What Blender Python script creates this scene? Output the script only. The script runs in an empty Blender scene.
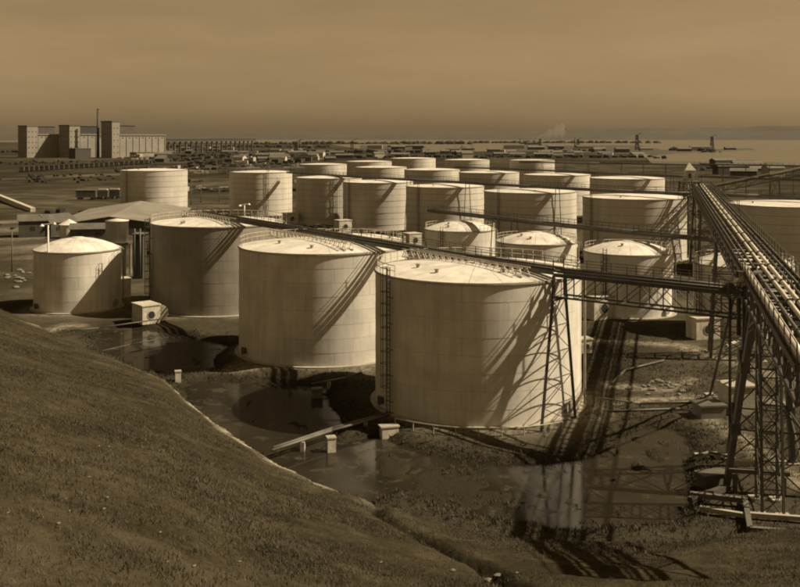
import bpy, math, random
import numpy as np
from mathutils import Vector, Matrix
random.seed(7); RNG = np.random.default_rng(11)
R_ = math.radians
sc = bpy.context.scene
COL = sc.collection

# ------------------------------------------------------------------ camera, light, exposure
CAM_H = 26.0; F = 1000.0; HY = 137.0
cam = bpy.data.cameras.new('camera'); co = bpy.data.objects.new('camera', cam); COL.objects.link(co)
co.location = (0, 0, CAM_H); co.rotation_euler = (R_(90), 0, 0)
cam.sensor_width = 36; cam.lens = 45.0; cam.shift_y = -(293.5-HY)/800.0
cam.clip_start = 0.5; cam.clip_end = 40000
sc.camera = co

SUN_EL, SUN_AZ = 44.0, 93.0          # azimuth clockwise from the view direction (+Y)
w = bpy.data.worlds.new('World'); sc.world = w; w.use_nodes = True
nt = w.node_tree; nt.nodes.clear()
sky = nt.nodes.new('ShaderNodeTexSky'); sky.sky_type = 'NISHITA'; sky.sun_disc = False
sky.sun_elevation = R_(SUN_EL); sky.sun_rotation = R_(SUN_AZ); sky.dust_density = 1.5; sky.altitude = 10
bw = nt.nodes.new('ShaderNodeRGBToBW')
tint = nt.nodes.new('ShaderNodeMix'); tint.data_type = 'RGBA'; tint.blend_type = 'MULTIPLY'; tint.inputs[0].default_value = 1
tint.inputs[7].default_value = (1.0, 0.68, 0.335, 1)
bg = nt.nodes.new('ShaderNodeBackground'); bg.inputs[1].default_value = 0.051
out = nt.nodes.new('ShaderNodeOutputWorld')
nt.links.new(sky.outputs[0], bw.inputs[0]); nt.links.new(bw.outputs[0], tint.inputs[6])
tcw = nt.nodes.new('ShaderNodeTexCoord'); mpw = nt.nodes.new('ShaderNodeMapping'); mpw.inputs['Scale'].default_value = (2.2, 2.2, 14)
nzw = nt.nodes.new('ShaderNodeTexNoise'); nzw.inputs['Scale'].default_value = 2.0; nzw.inputs['Detail'].default_value = 8; nzw.inputs['Roughness'].default_value = .65
mrw = nt.nodes.new('ShaderNodeMapRange'); mrw.inputs[1].default_value = .3; mrw.inputs[2].default_value = .7; mrw.inputs[3].default_value = .91; mrw.inputs[4].default_value = 1.07
vsw = nt.nodes.new('ShaderNodeVectorMath'); vsw.operation = 'SCALE'       # thin high veil cloud, barely uneven
nt.links.new(tcw.outputs['Generated'], mpw.inputs[0]); nt.links.new(mpw.outputs[0], nzw.inputs['Vector']); nt.links.new(nzw.outputs[0], mrw.inputs[0])
nt.links.new(tint.outputs[2], vsw.inputs[0]); nt.links.new(mrw.outputs[0], vsw.inputs['Scale'])
nt.links.new(vsw.outputs[0], bg.inputs[0]); nt.links.new(bg.outputs[0], out.inputs[0])

sl = bpy.data.lights.new('sun', 'SUN'); so = bpy.data.objects.new('sun', sl); COL.objects.link(so)
sl.energy = 4.0; sl.angle = R_(0.6); sl.color = (1.0, 0.84, 0.60)
sd = Vector((math.sin(R_(SUN_AZ))*math.cos(R_(SUN_EL)), math.cos(R_(SUN_AZ))*math.cos(R_(SUN_EL)), math.sin(R_(SUN_EL))))
so.rotation_euler = sd.to_track_quat('Z', 'Y').to_euler(); so.location = (200, 0, 200)
sc.view_settings.view_transform = 'Standard'; sc.view_settings.look = 'None'
sc.view_settings.exposure = 0.68; sc.view_settings.gamma = 1.0
sc.cycles.max_bounces = 6; sc.cycles.diffuse_bounces = 3; sc.cycles.volume_bounces = 0
sc.cycles.use_denoising = True
sc.cycles.pixel_filter_type = 'BLACKMAN_HARRIS'; sc.cycles.filter_width = 2.0

# ------------------------------------------------------------------ helpers
def W(px, py, z=0.0):
    d = F*(CAM_H-z)/(py-HY); return ((px-400)*d/F, d)
def WD(px, d): return ((px-400)*d/F, d)
def ZY(py, d): return CAM_H-(py-HY)*d/F

def tag(o, label=None, cat=None, group=None, kind=None):
    if label: o['label'] = label
    if cat: o['category'] = cat
    if group: o['group'] = group
    if kind: o['kind'] = kind
    return o
def empty(name, loc=(0,0,0), rz=0, label=None, cat=None, group=None):
    o = bpy.data.objects.new(name, None); COL.objects.link(o)
    o.location = loc; o.rotation_euler = (0, 0, rz); o.empty_display_size = .5
    return tag(o, label, cat, group)
def inst(name, me, parent, loc=(0,0,0), rz=0):
    o = bpy.data.objects.new(name, me); COL.objects.link(o); o.parent = parent
    o.location = loc; o.rotation_euler = (0,0,rz); return o
def copy_tree(o, parent=None):
    c = o.copy(); COL.objects.link(c); c.parent = parent
    for ch in list(o.children): copy_tree(ch, c)
    return c

class MB:
    def __init__(s): s.v = []; s.f = []
    def add(s, vs, fs):
        n = len(s.v); s.v += [tuple(p) for p in vs]; s.f += [tuple(i+n for i in f) for f in fs]
        return s
    def box(s, c, size, rz=0.0):
        cx, cy, cz = c; a, b, h = size[0]/2, size[1]/2, size[2]/2
        ca, sa = math.cos(rz), math.sin(rz)
        vs = []
        for z in (-h, h):
            for x, y in ((-a,-b),(a,-b),(a,b),(-a,b)):
                vs.append((cx+x*ca-y*sa, cy+x*sa+y*ca, cz+z))
        return s.add(vs, [(3,2,1,0),(4,5,6,7),(0,1,5,4),(1,2,6,5),(2,3,7,6),(3,0,4,7)])
    def beam(s, p, q, w=.2, h=None):
        h = h or w; p = Vector(p); q = Vector(q); d = (q-p).normalized()
        up = Vector((0,0,1)) if abs(d.z) < .95 else Vector((0,1,0))
        sx = d.cross(up).normalized(); sy = sx.cross(d).normalized()
        vs = []
        for e in (p, q):
            for a, b in ((-1,-1),(1,-1),(1,1),(-1,1)): vs.append(e+sx*a*w/2+sy*b*h/2)
        return s.add(vs, [(3,2,1,0),(4,5,6,7),(0,1,5,4),(1,2,6,5),(2,3,7,6),(3,0,4,7)])
    def tube(s, p, q, r=.1, n=8, r2=None):
        r2 = r if r2 is None else r2
        p = Vector(p); q = Vector(q); d = (q-p).normalized()
        up = Vector((0,0,1)) if abs(d.z) < .95 else Vector((0,1,0))
        sx = d.cross(up).normalized(); sy = sx.cross(d).normalized()
        vs = [p+(sx*math.cos(t*2*math.pi/n)+sy*math.sin(t*2*math.pi/n))*r for t in range(n)]
        vs += [q+(sx*math.cos(t*2*math.pi/n)+sy*math.sin(t*2*math.pi/n))*r2 for t in range(n)]
        fs = [(i, (i+1)%n, n+(i+1)%n, n+i) for i in range(n)] + [tuple(range(n-1,-1,-1)), tuple(range(n,2*n))]
        return s.add(vs, fs)
    def path(s, pts, r=.1, n=6):
        for a, b in zip(pts[:-1], pts[1:]): s.tube(a, b, r, n)
        return s
    def lathe(s, prof, n=48, c=(0,0,0), a0=0, a1=2*math.pi):
        full = abs(a1-a0-2*math.pi) < 1e-6
        m = n if full else n+1
        vs = []; fs = []
        for i in range(m):
            t = a0+(a1-a0)*i/n
            for r, z in prof: vs.append((c[0]+r*math.cos(t), c[1]+r*math.sin(t), c[2]+z))
        k = len(prof)
        for i in range(n):
            j = (i+1) % m
            for q in range(k-1): fs.append((i*k+q, j*k+q, j*k+q+1, i*k+q+1))
        return s.add(vs, fs)
    def mesh(s, name, m=None):
        me = bpy.data.meshes.new(name); me.from_pydata(s.v, [], s.f); me.update()
        if m: me.materials.append(m)
        return me
    def build(s, name, m, parent=None, smooth=False):
        me = s.mesh(name, m)
        if smooth:
            me.shade_smooth() if hasattr(me, 'shade_smooth') else [setattr(p,'use_smooth',True) for p in me.polygons]
        o = bpy.data.objects.new(name, me); COL.objects.link(o)
        if parent: o.parent = parent
        return o

def col(v, warm=1.0):                        # sepia print: neutral things carry a faint warm tone
    return (v, v*(1-.08*warm), v*(1-.24*warm), 1)
MATS = {}
def mat(name, v, rough=.8, n_scale=1.0, n_amt=.25, v2=None, streak=None, bump=0.0, bump_scale=8.0, warm=1.0, rand=0.0, metal=0, coords='Object', fine=None):
    if name in MATS: return MATS[name]
    m = bpy.data.materials.new(name); m.use_nodes = True; N = m.node_tree; L = N.links
    b = N.nodes['Principled BSDF']; b.inputs['Roughness'].default_value = rough; b.inputs['Metallic'].default_value = metal
    tc = N.nodes.new('ShaderNodeTexCoord')
    gw_ = N.nodes.new('ShaderNodeNewGeometry'); SRC = gw_.outputs['Position'] if coords == 'World' else tc.outputs[coords]
    def noise(scale, detail=4, vec=None):
        n = N.nodes.new('ShaderNodeTexNoise'); n.inputs['Scale'].default_value = scale; n.inputs['Detail'].default_value = detail
        n.inputs['Roughness'].default_value = .6
        L.new(vec if vec else SRC, n.inputs['Vector']); return n
    n1 = noise(n_scale)
    mr = N.nodes.new('ShaderNodeMapRange'); mr.inputs[1].default_value = .3; mr.inputs[2].default_value = .7
    mr.inputs[3].default_value = 1-n_amt; mr.inputs[4].default_value = 1+n_amt
    L.new(n1.outputs[0], mr.inputs[0]); fac = mr.outputs[0]
    def mul(a, bb):
        x = N.nodes.new('ShaderNodeMath'); x.operation = 'MULTIPLY'; L.new(a, x.inputs[0])
        if isinstance(bb, float): x.inputs[1].default_value = bb
        else: L.new(bb, x.inputs[1])
        return x.outputs[0]
    if streak:
        mp = N.nodes.new('ShaderNodeMapping'); mp.inputs['Scale'].default_value = streak
        L.new(SRC, mp.inputs[0])
        n2 = noise(1.0, 6, mp.outputs[0])
        m2 = N.nodes.new('ShaderNodeMapRange'); m2.inputs[1].default_value = .25; m2.inputs[2].default_value = .6
        m2.inputs[3].default_value = 1-n_amt*1.2; m2.inputs[4].default_value = 1.0
        L.new(n2.outputs[0], m2.inputs[0]); fac = mul(fac, m2.outputs[0])
    if fine:
        n3 = noise(fine[0], 3)
        m3 = N.nodes.new('ShaderNodeMapRange'); m3.inputs[1].default_value = .3; m3.inputs[2].default_value = .7
        m3.inputs[3].default_value = 1-fine[1]; m3.inputs[4].default_value = 1+fine[1]
        L.new(n3.outputs[0], m3.inputs[0]); fac = mul(fac, m3.outputs[0])
    if rand:
        oi = N.nodes.new('ShaderNodeObjectInfo')
        m4 = N.nodes.new('ShaderNodeMapRange'); m4.inputs[3].default_value = 1-rand; m4.inputs[4].default_value = 1+rand
        L.new(oi.outputs['Random'], m4.inputs[0]); fac = mul(fac, m4.outputs[0])
    vm = N.nodes.new('ShaderNodeVectorMath'); vm.operation = 'SCALE'; vm.inputs[0].default_value = col(v, warm)[:3]
    L.new(fac, vm.inputs['Scale']); L.new(vm.outputs[0], b.inputs['Base Color'])
    if bump:
        nb = noise(bump_scale, 5); bp = N.nodes.new('ShaderNodeBump'); bp.inputs['Strength'].default_value = bump
        bp.inputs['Distance'].default_value = .1
        L.new(nb.outputs[0], bp.inputs['Height']); L.new(bp.outputs[0], b.inputs['Normal'])
    MATS[name] = m; return m

M_paint = mat('white_tank_paint', .64, .6, .30, .16, streak=(1.6,1.6,.10), coords='World', rand=.05, warm=.6, bump=.06, bump_scale=.8, fine=(6,.05))
M_paint_inner = mat('rusty_seam_steel', .20, .8, 1.0, .2)
M_grey = mat('dull_grey_tank_paint', .26, .6, .35, .16, streak=(1.4,1.4,.10), coords='World', rand=.05, bump=.06, bump_scale=.8)
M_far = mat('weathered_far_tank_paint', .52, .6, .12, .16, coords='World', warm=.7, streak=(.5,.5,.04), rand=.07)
M_roof = mat('pale_roof_paint', .62, .7, .5, .22, coords='World', warm=.6, rand=.05, fine=(3,.10))
M_rim = mat('rim_steel', .30, .6, 1, .25)
M_rail = mat('light_rail_paint', .42, .6, 1, .2)
M_dark = mat('dark_steel', .078, .55, .8, .3, rand=.2)
M_black = mat('opening_shade', .012, .8, 1, .2)
M_rust = mat('rusty_pipe', .12, .6, .6, .35, rand=.2)
M_pipe = mat('bright_pipe_lagging', .60, .45, .5, .25, rand=.1)
M_conc = mat('concrete', .34, .9, .8, .2, bump=.3, bump_scale=6, fine=(5,.12))
M_whitewash = mat('whitewashed_wall', .52, .85, .8, .24, streak=(2,2,.4), coords='World', fine=(3,.14))  # whitewash, the same pale colour on every face
M_shed = mat('dark_shed_boards', .06, .85, .5, .3, rand=.35)
M_roofd = mat('grey_shed_roof', .12, .8, .3, .25, rand=.2, streak=(1,1,.3))
M_stone = mat('pale_stone', .17, .9, 1, .2)
M_wood = mat('weathered_timber', .13, .85, .8, .3, streak=(.3,3,3))
M_silo = mat('silo_concrete', .24, .9, .02, .12, fine=(.12,.10))
M_grass_blade = mat('dry_grass_blade', .056, .85, .35, .55, warm=2.2, coords='Object', fine=(3,.5))
M_weed = mat('dark_weed', .046, .85, .2, .4, warm=2.0)
M_glass = mat('window_glass', .03, .2, 1, .1)
M_hull = mat('ship_hull', .05, .6, .1, .2)

# ------------------------------------------------------------------ noise + terrain
def vnoise(x, y, seed=0):
    xi = np.floor(x).astype(np.int64); yi = np.floor(y).astype(np.int64)
    xf = x-xi; yf = y-yi; u = xf*xf*(3-2*xf); v = yf*yf*(3-2*yf)
    def h(a, b):
        n = (a*374761393 + b*668265263 + seed*1442695041) & 0x7fffffff
        n = ((n ^ (n >> 13))*1274126177) & 0x7fffffff
        return ((n ^ (n >> 16)) & 0xffff)/65535.0
    return (h(xi,yi)*(1-u)+h(xi+1,yi)*u)*(1-v)+(h(xi,yi+1)*(1-u)+h(xi+1,yi+1)*u)*v
def fbm(x, y, o=4, seed=0):
    s = 0; a = .5
    for k in range(o): s = s+a*(vnoise(x*2**k, y*2**k, seed+k)-.5)*2; a *= .5
    return s

FOOT_PX = [(0,309),(60,338),(130,366),(165,381),(183,398),(215,424),(270,458),(320,482),(375,502),(430,520),(480,533),(600,545),(700,540),(800,530)]
FOOT = [W(px, py, .7) for px, py in FOOT_PX]
FA = np.array([math.atan2(x, y) for x, y in FOOT]); FR = np.array([math.hypot(x, y) for x, y in FOOT])
FA = np.concatenate([[-3.2, -1.8, -.7, -.5], FA, [.55, 1.0, 1.8, 3.2]]); FR = np.concatenate([[170, 190, 200, 180], FR, [78, 110, 140, 170]])
HILL0 = 18.0
def rfoot(a): return np.interp(a, FA, FR)

def poly_sdf(x, y, P):                        # negative inside
    P = np.array(P); n = len(P); d = np.full(x.shape, 1e9); ins = np.zeros(x.shape, bool)
    for i in range(n):
        ax, ay = P[i]; bx, by = P[(i+1) % n]; ex, ey = bx-ax, by-ay
        t = np.clip(((x-ax)*ex+(y-ay)*ey)/(ex*ex+ey*ey), 0, 1)
        d = np.minimum(d, np.hypot(x-ax-t*ex, y-ay-t*ey))
        c = ((ay > y) != (by > y)) & (x < ex*(y-ay)/(ey if abs(ey) > 1e-9 else 1e-9)+ax)
        ins ^= c
    return np.where(ins, -d, d)
def line_d(x, y, P):
    d = np.full(np.shape(x), 1e9)
    for (ax, ay), (bx, by) in zip(P[:-1], P[1:]):
        ex, ey = bx-ax, by-ay
        t = np.clip(((x-ax)*ex+(y-ay)*ey)/(ex*ex+ey*ey), 0, 1)
        d = np.minimum(d, np.hypot(x-ax-t*ex, y-ay-t*ey))
    return d
WZ = -.45
POND_PX = [
 [(88,333),(104,327),(126,327),(175,333),(243,349),(262,358),(235,364),(205,372),(165,378),(130,366),(100,352)],
 [(176,388),(205,380),(262,383),(290,376),(326,369),(334,382),(331,398),(338,412),(346,424),(330,441),(300,460),(268,466),(215,430)],
 [(270,470),(300,458),(335,445),(385,434),(402,446),(440,457),(500,464),(545,464),(590,456),(618,436),(645,425),(672,427),(690,440),(690,500),(676,524),(600,530),(545,529),(490,520),(440,506),(400,492),(370,506),(320,490)],
]
PONDS = [[W(a, b, WZ) for a, b in P] for P in POND_PX]
ISL = [(W(395,468,WZ),1.6,.5),(W(432,482,WZ),2.4,.6),(W(470,472,WZ),1.5,.4),(W(455,492,WZ),3.0,.7),(W(388,459,WZ),1.1,.5),(W(500,500,WZ),1.4,.5),
       (W(655,455,WZ),1.0,.3),(W(640,468,WZ),.8,.3),(W(610,450,WZ),1.0,.3),(W(640,440,WZ),.8,.3),(W(420,462,WZ),1.0,.4)]
DITCH_PX = [(372,503),(382,515),(400,524),(425,540),(455,553),(490,572),(520,590)]

T_MAIN = [(7.6, 98, 10), (-9.2, 120, 10), (-27.9, 153, 10), (-49.3, 153, 6.4)]
T_BASE = [.35, .6, .2, 0]
def base_terrain(x, y):
    a = np.arctan2(x, y); r = np.hypot(x, y); rf = rfoot(a)+1.2*fbm(x*.16, y*.16, 3, 5)+.6*fbm(x*.7, y*.7, 3, 9)
    q = 1-r/rf
    fade = np.clip((r-18)/25, 0, 1)
    front = np.clip((-y+10)/30, 0, 1)
    hill = HILL0*np.clip(q+front*.5, 0, 1)+.75+.45*fbm(x*.07, y*.07, 4, 21)*np.clip(q*8, 0, 1)+.10*fbm(x*.6, y*.6, 3, 33)
    # ground level
    g = .12*fbm(x*.05, y*.05, 4, 3)+.05*fbm(x*.5, y*.5, 3, 4)
    pad = np.full(x.shape, 1e9)
    for (tx, ty, tr), tb in zip(T_MAIN, T_BASE):
        dd = np.hypot(x-tx, y-ty)-tr
        k = np.clip((3.4-dd)/2.2, 0, 1); g = g*(1-k)+tb*k
        pad = np.minimum(pad, dd)
    jit = .8*fbm(x*.35, y*.35, 4, 50)
    pd = np.full(x.shape, 1e9)
    for P in PONDS: pd = np.minimum(pd, poly_sdf(x, y, P))
    # raised bank round the front tank and along the pond edge
    pdj = np.maximum(pd+jit, 2.6-pad+.5*jit)
    low = np.clip((1.3-pdj)/2.3, 0, 1); low = low*low*(3-2*low)
    floor = -1.05+.12*fbm(x*.3, y*.3, 3, 60)
    for (ix, iy), ir, ih in ISL:
        dd = np.hypot((x-ix), (y-iy)*.6)/ir+.55*fbm(x*.8, y*.8, 3, 70)
        floor = np.maximum(floor, -.62+.30*np.clip((1-dd)*3, 0, 1)+.05*fbm(x*1.5, y*1.5, 2, 71))
    weed = (fbm(x*.42, y*.42, 4, 81) > .50) & (y < 84) & (x < 8) & (x > -2) | (fbm(x*.8, y*.6, 4, 85) > .50) | (fbm(x*.9+9, y*.8, 3, 91) > .47) & (y < 88) & (x > 12)
    floor = np.where(weed, np.maximum(floor, -.40), floor)
    lowz = g*(1-low)+floor*low
    # hill over ground
    e = np.clip((rf-r)/.8, 0, 1); e = e*e*(3-2*e)
    z = np.where(r < rf, lowz*(1-e)+hill*e, lowz)
    # erosion ditch in the hillside
    return z, q, e, pdj
# ditch in world coordinates from the smooth hill
def hill_pt(px, py):
    k = (py-HY)/F; a = math.atan((px-400)/F); rf = float(rfoot(a)); s = HILL0/rf*math.hypot(1, (px-400)/F)
    y = (CAM_H-HILL0-.75)/(k-s) if k > s else 60
    return ((px-400)/F*y, y)
DITCH = [hill_pt(a, b) for a, b in DITCH_PX]
def terrain(x, y):
    z, q, e, pdj = base_terrain(x, y)
    dd = line_d(x, y, DITCH)+.25*fbm(x*.9, y*.9, 2, 99)
    z = z-.75*np.exp(-(dd/.5)**2)*(e > .5)
    return z, q, e, pdj, dd
def tz(x, y):
    return float(terrain(np.array([float(x)]), np.array([float(y)]))[0][0])

xs = np.concatenate([-np.geomspace(14000, 76, 46), np.arange(-75, 62, .42), np.geomspace(62, 14000, 46)])
ys = np.concatenate([-np.geomspace(400, 3, 12)[:-1], np.arange(-2, 24, 1.3), np.arange(24, 150, .42), np.geomspace(150.5, 14000, 110)])
X, Y = np.meshgrid(xs, ys); 
Z, Q, E, PDJ, DD = terrain(X.ravel(), Y.ravel())
nx, ny = len(xs), len(ys)
me = bpy.data.meshes.new('ground')
V = np.stack([X.ravel(), Y.ravel(), Z], 1)
idx = (np.arange(ny-1)[:, None]*nx+np.arange(nx-1)[None, :]).ravel()
Fc = np.stack([idx, idx+1, idx+nx+1, idx+nx], 1)
me.vertices.add(len(V)); me.vertices.foreach_set('co', V.ravel())
me.loops.add(Fc.size); me.loops.foreach_set('vertex_index', Fc.ravel().astype(np.int32))
me.polygons.add(len(Fc)); me.polygons.foreach_set('loop_start', np.arange(0, Fc.size, 4, dtype=np.int32))
me.update(calc_edges=True); me.validate()
me.polygons.foreach_set('use_smooth', np.ones(len(Fc), bool))
def attr(name, arr):
    a = me.attributes.new(name, 'FLOAT', 'POINT'); a.data.foreach_set('value', np.asarray(arr, np.float32).ravel())
xr, yr = X.ravel(), Y.ravel(); rr = np.hypot(xr, yr)
attr('grass', E)
rim_d = Q*rfoot(np.arctan2(xr, yr))
edge = np.exp(-((rim_d-1.4)/2.3)**2)*np.interp(np.arctan2(xr, yr), [-.30, -.24, -.21, -.10, -.06, .02], [0, .35, 1, 1, .3, 0])
attr('worn', edge)
attr('ditch', np.exp(-(DD/.6)**2)*(E > .5))
# bare sandy ground: around tanks, tracks between them
bare = np.zeros_like(xr)
for tx, ty, tr in T_MAIN: bare = np.maximum(bare, np.exp(-((np.hypot(xr-tx, yr-ty)-tr-.8)/1.4)**2)*.6)
TRACKS = [[W(620,402),W(700,396),W(800,404)],[W(700,415),W(745,440),W(800,485)],[W(590,340),W(680,345),W(800,385)],[W(215,372),W(240,368),W(275,366)],[W(120,358),W(150,345),W(170,340)],
          [W(0,220),W(60,262),W(120,275)],[W(0,180),W(200,170),W(330,158)],[W(30,335),W(70,325),W(160,330)],[W(230,372),W(262,372)],[W(612,385),W(660,390),W(690,380)]]
for P in TRACKS:
    wd = 1.0+np.clip(np.hypot(P[0][0], P[0][1])/130-.6, 0, 6)
    bare = np.maximum(bare, np.exp(-((line_d(xr, yr, P)+.5*fbm(xr*.3, yr*.3, 3, 8))/wd)**2))
attr('bare', bare)
oil_and_shade = np.exp(-np.clip(np.hypot(xr+5.2, (yr-99)*.55)-3.2, 0, 99)**2/2.5)  # oily soil left of the nearest tank, its cast shadow painted in too
oil_and_shade = np.maximum(oil_and_shade, np.exp(-np.clip(np.hypot(xr+27, (yr-133)*.7)-6, 0, 99)**2/5))  # ground shadow of the second tank, painted as a dark patch
oil_and_shade = np.maximum(oil_and_shade, .8*np.exp(-(line_d(xr, yr, [W(690,415),W(697,450),W(694,500),W(684,526)])/1.1)**2))
oil_and_shade = np.maximum(oil_and_shade, .95*np.exp(-((PDJ-.7)/1.1)**2)*(yr < 150))
attr('oil_and_shade', oil_and_shade*(1-E))
ground = bpy.data.objects.new('ground', me); COL.objects.link(ground); tag(ground, kind='structure')

gm = bpy.data.materials.new('ground_soil_and_grass'); gm.use_nodes = True; N = gm.node_tree; L = N.links; b = N.nodes['Principled BSDF']
b.inputs['Roughness'].default_value = .95; b.inputs['Specular IOR Level'].default_value = 0.0
geo = N.nodes.new('ShaderNodeNewGeometry')
def gnoise(scale, detail=5, rough=.6):
    n = N.nodes.new('ShaderNodeTexNoise'); n.inputs['Scale'].default_value = scale; n.inputs['Detail'].default_value = detail; n.inputs['Roughness'].default_value = rough
    L.new(geo.outputs['Position'], n.inputs['Vector']); return n.outputs[0]
def mrange(s, a, c, d, e):
    m = N.nodes.new('ShaderNodeMapRange'); m.inputs[1].default_value = a; m.inputs[2].default_value = c; m.inputs[3].default_value = d; m.inputs[4].default_value = e
    L.new(s, m.inputs[0]); return m.outputs[0]
def gmul(a, c, op='MULTIPLY'):
    m = N.nodes.new('ShaderNodeMath'); m.operation = op; L.new(a, m.inputs[0])
    if isinstance(c, (int, float)): m.inputs[1].default_value = c
    else: L.new(c, m.inputs[1])
    return m.outputs[0]
def gmix(f, A, B):
    m = N.nodes.new('ShaderNodeMix'); m.data_type = 'RGBA'
    if isinstance(f, float): m.inputs[0].default_value = f
    else: L.new(f, m.inputs[0])
    for k, q in ((6, A), (7, B)):
        if isinstance(q, tuple): m.inputs[k].default_value = q
        else: L.new(q, m.inputs[k])
    return m.outputs[2]
def gat(name):
    a = N.nodes.new('ShaderNodeAttribute'); a.attribute_name = name; return a.outputs['Fac']
big = mrange(gnoise(.06, 6), .4, .6, 0, 1); mid = mrange(gnoise(.7, 5), .3, .7, 0, 1); finen = mrange(gnoise(5, 4), .3, .7, 0, 1)
patch = mrange(gnoise(.28, 6, .7), .42, .60, 0, 1); hillc = gmix(big, col(.028, 2.2), col(.056, 2.1)); hillc = gmix(gmul(patch, .75), hillc, col(.095, 1.9)); p2 = mrange(gnoise(.11, 7, .72), .50, .58, 0, 1); hillc = gmix(gmul(p2, .7), hillc, col(.018, 2.2)); hillc = gmix(gmul(mid, .55), hillc, col(.020, 2.2))
hillc = gmix(gmul(finen, .35), hillc, col(.085, 1.6))
flat = gmix(big, col(.05, 1.9), col(.15, 1.5)); flat = gmix(gmul(mid, .5), flat, col(.035, 1.9)); flat = gmix(gmul(finen, .3), flat, col(.14, 1.4))
farn = mrange(gnoise(.012, 7, .7), .4, .6, 0, 1)
dist = N.nodes.new('ShaderNodeVectorMath'); dist.operation = 'LENGTH'; L.new(geo.outputs['Position'], dist.inputs[0])
flat = gmix(gmul(farn, .75), flat, col(.026, 1.8))
fieldf = mrange(gnoise(.004, 6, .6), .42, .56, 0, 1)
flat = gmix(gmul(fieldf, mrange(dist.outputs['Value'], 260, 700, 0, .7)), flat, col(.024, 1.8))
c = gmix(gat('grass'), flat, hillc)
bsand = gmix(mid, col(.22, 1.4), col(.34, 1.2))
c = gmix(gmul(gat('bare'), mrange(gnoise(1.3, 5), .3, .6, .2, 1)), c, bsand)
c = gmix(gmul(gat('worn'), mrange(gnoise(.55, 7, .7), .40, .56, .0, 1)), c, col(.40, 1.3))
c = gmix(gmul(gat('ditch'), .9), c, col(.016, 2))
c = gmix(gmul(gat('oil_and_shade'), mrange(gnoise(.6, 5), .3, .55, .6, .95)), c, col(.055, 1.8))  # dark colour for oily soil, pond banks and the painted tank shadows
sep = N.nodes.new('ShaderNodeSeparateXYZ'); L.new(geo.outputs['Position'], sep.inputs[0])
zj = gmul(sep.outputs[2], gmul(mid, .16), 'ADD')
wet = mrange(zj, .10, -.12, 0, 1)
wetcap = N.nodes.new('ShaderNodeClamp'); L.new(wet, wetcap.inputs[0])
c = gmix(gmul(wetcap.outputs[0], .88), c, col(.034, 1.8))
L.new(c, b.inputs['Base Color'])
L.new(mrange(wetcap.outputs[0], 0, 1, .95, .7), b.inputs['Roughness'])
bp = N.nodes.new('ShaderNodeBump'); bp.inputs['Strength'].default_value = .8; bp.inputs['Distance'].default_value = .15
L.new(gmul(gnoise(3, 6, .7), gmul(gnoise(.8, 4), 1.5), 'ADD'), bp.inputs['Height']); L.new(bp.outputs[0], b.inputs['Normal'])
me.materials.append(gm)

# water
def water_mat(name, v, rough, bscale, bstr, spec=.5):
    m = bpy.data.materials.new(name); m.use_nodes = True; N = m.node_tree; L = N.links; b = N.nodes['Principled BSDF']
    g = N.nodes.new('ShaderNodeNewGeometry'); n = N.nodes.new('ShaderNodeTexNoise'); n.inputs['Scale'].default_value = .25; n.inputs['Detail'].default_value = 5
    L.new(g.outputs['Position'], n.inputs['Vector'])
    mr = N.nodes.new('ShaderNodeMapRange'); mr.inputs[1].default_value = .35; mr.inputs[2].default_value = .65; mr.inputs[3].default_value = .75; mr.inputs[4].default_value = 1.25
    L.new(n.outputs[0], mr.inputs[0])
    vm = N.nodes.new('ShaderNodeVectorMath'); vm.operation = 'SCALE'; vm.inputs[0].default_value = col(v, 1.6)[:3]; L.new(mr.outputs[0], vm.inputs['Scale'])
    L.new(vm.outputs[0], b.inputs['Base Color'])
    b.inputs['Roughness'].default_value = rough; b.inputs['IOR'].default_value = 1.33; b.inputs['Specular IOR Level'].default_value = spec
    n2 = N.nodes.new('ShaderNodeTexNoise'); n2.inputs['Scale'].default_value = bscale; n2.inputs['Detail'].default_value = 4; L.new(g.outputs['Position'], n2.inputs['Vector'])
    bp = N.nodes.new('ShaderNodeBump'); bp.inputs['Strength'].default_value = bstr; bp.inputs['Distance'].default_value = .02
    L.new(n2.outputs[0], bp.inputs['Height']); L.new(bp.outputs[0], b.inputs['Normal'])
    if bscale > 1:      # patches of scum and mud film on the pond
        n3 = N.nodes.new('ShaderNodeTexNoise'); n3.inputs['Scale'].default_value = .55; n3.inputs['Detail'].default_value = 9; n3.inputs['Roughness'].default_value = .68; L.new(g.outputs['Position'], n3.inputs['Vector'])
        m3 = N.nodes.new('ShaderNodeMapRange'); m3.inputs[1].default_value = .55; m3.inputs[2].default_value = .63; L.new(n3.outputs[0], m3.inputs[0])
        m4 = N.nodes.new('ShaderNodeMapRange'); m4.inputs[3].default_value = rough; m4.inputs[4].default_value = .5; L.new(m3.outputs[0], m4.inputs[0]); L.new(m4.outputs[0], b.inputs['Roughness'])
        mx = N.nodes.new('ShaderNodeMix'); mx.data_type = 'RGBA'; L.new(m3.outputs[0], mx.inputs[0]); L.new(vm.outputs[0], mx.inputs[6]); mx.inputs[7].default_value = col(.055, 1.8)
        L.new(mx.outputs[2], b.inputs['Base Color'])
    return m
M_pond = water_mat('murky_pond_water', .022, .10, 1.2, .15, .34)
M_sea = water_mat('harbour_water', .11, .25, .15, .3)
pw = MB().add([(-52, 60, WZ), (32, 60, WZ), (32, 145, WZ), (-52, 145, WZ)], [(0,1,2,3)]).build('pond_water', M_pond); tag(pw, kind='structure')

def flat_poly(name, pts, z, m, jag=0, step=None):
    P = []
    for (a, b_), (c_, d) in zip(pts, pts[1:]+pts[:1]):
        n = max(1, int(math.hypot(c_-a, d-b_)/step)) if step else 1
        for k in range(n):
            t = k/n; P.append((a+(c_-a)*t+random.uniform(-jag, jag), b_+(d-b_)*t+random.uniform(-jag, jag), z))
    return MB().add(P, [tuple(range(len(P)))]).build(name, m)
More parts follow.
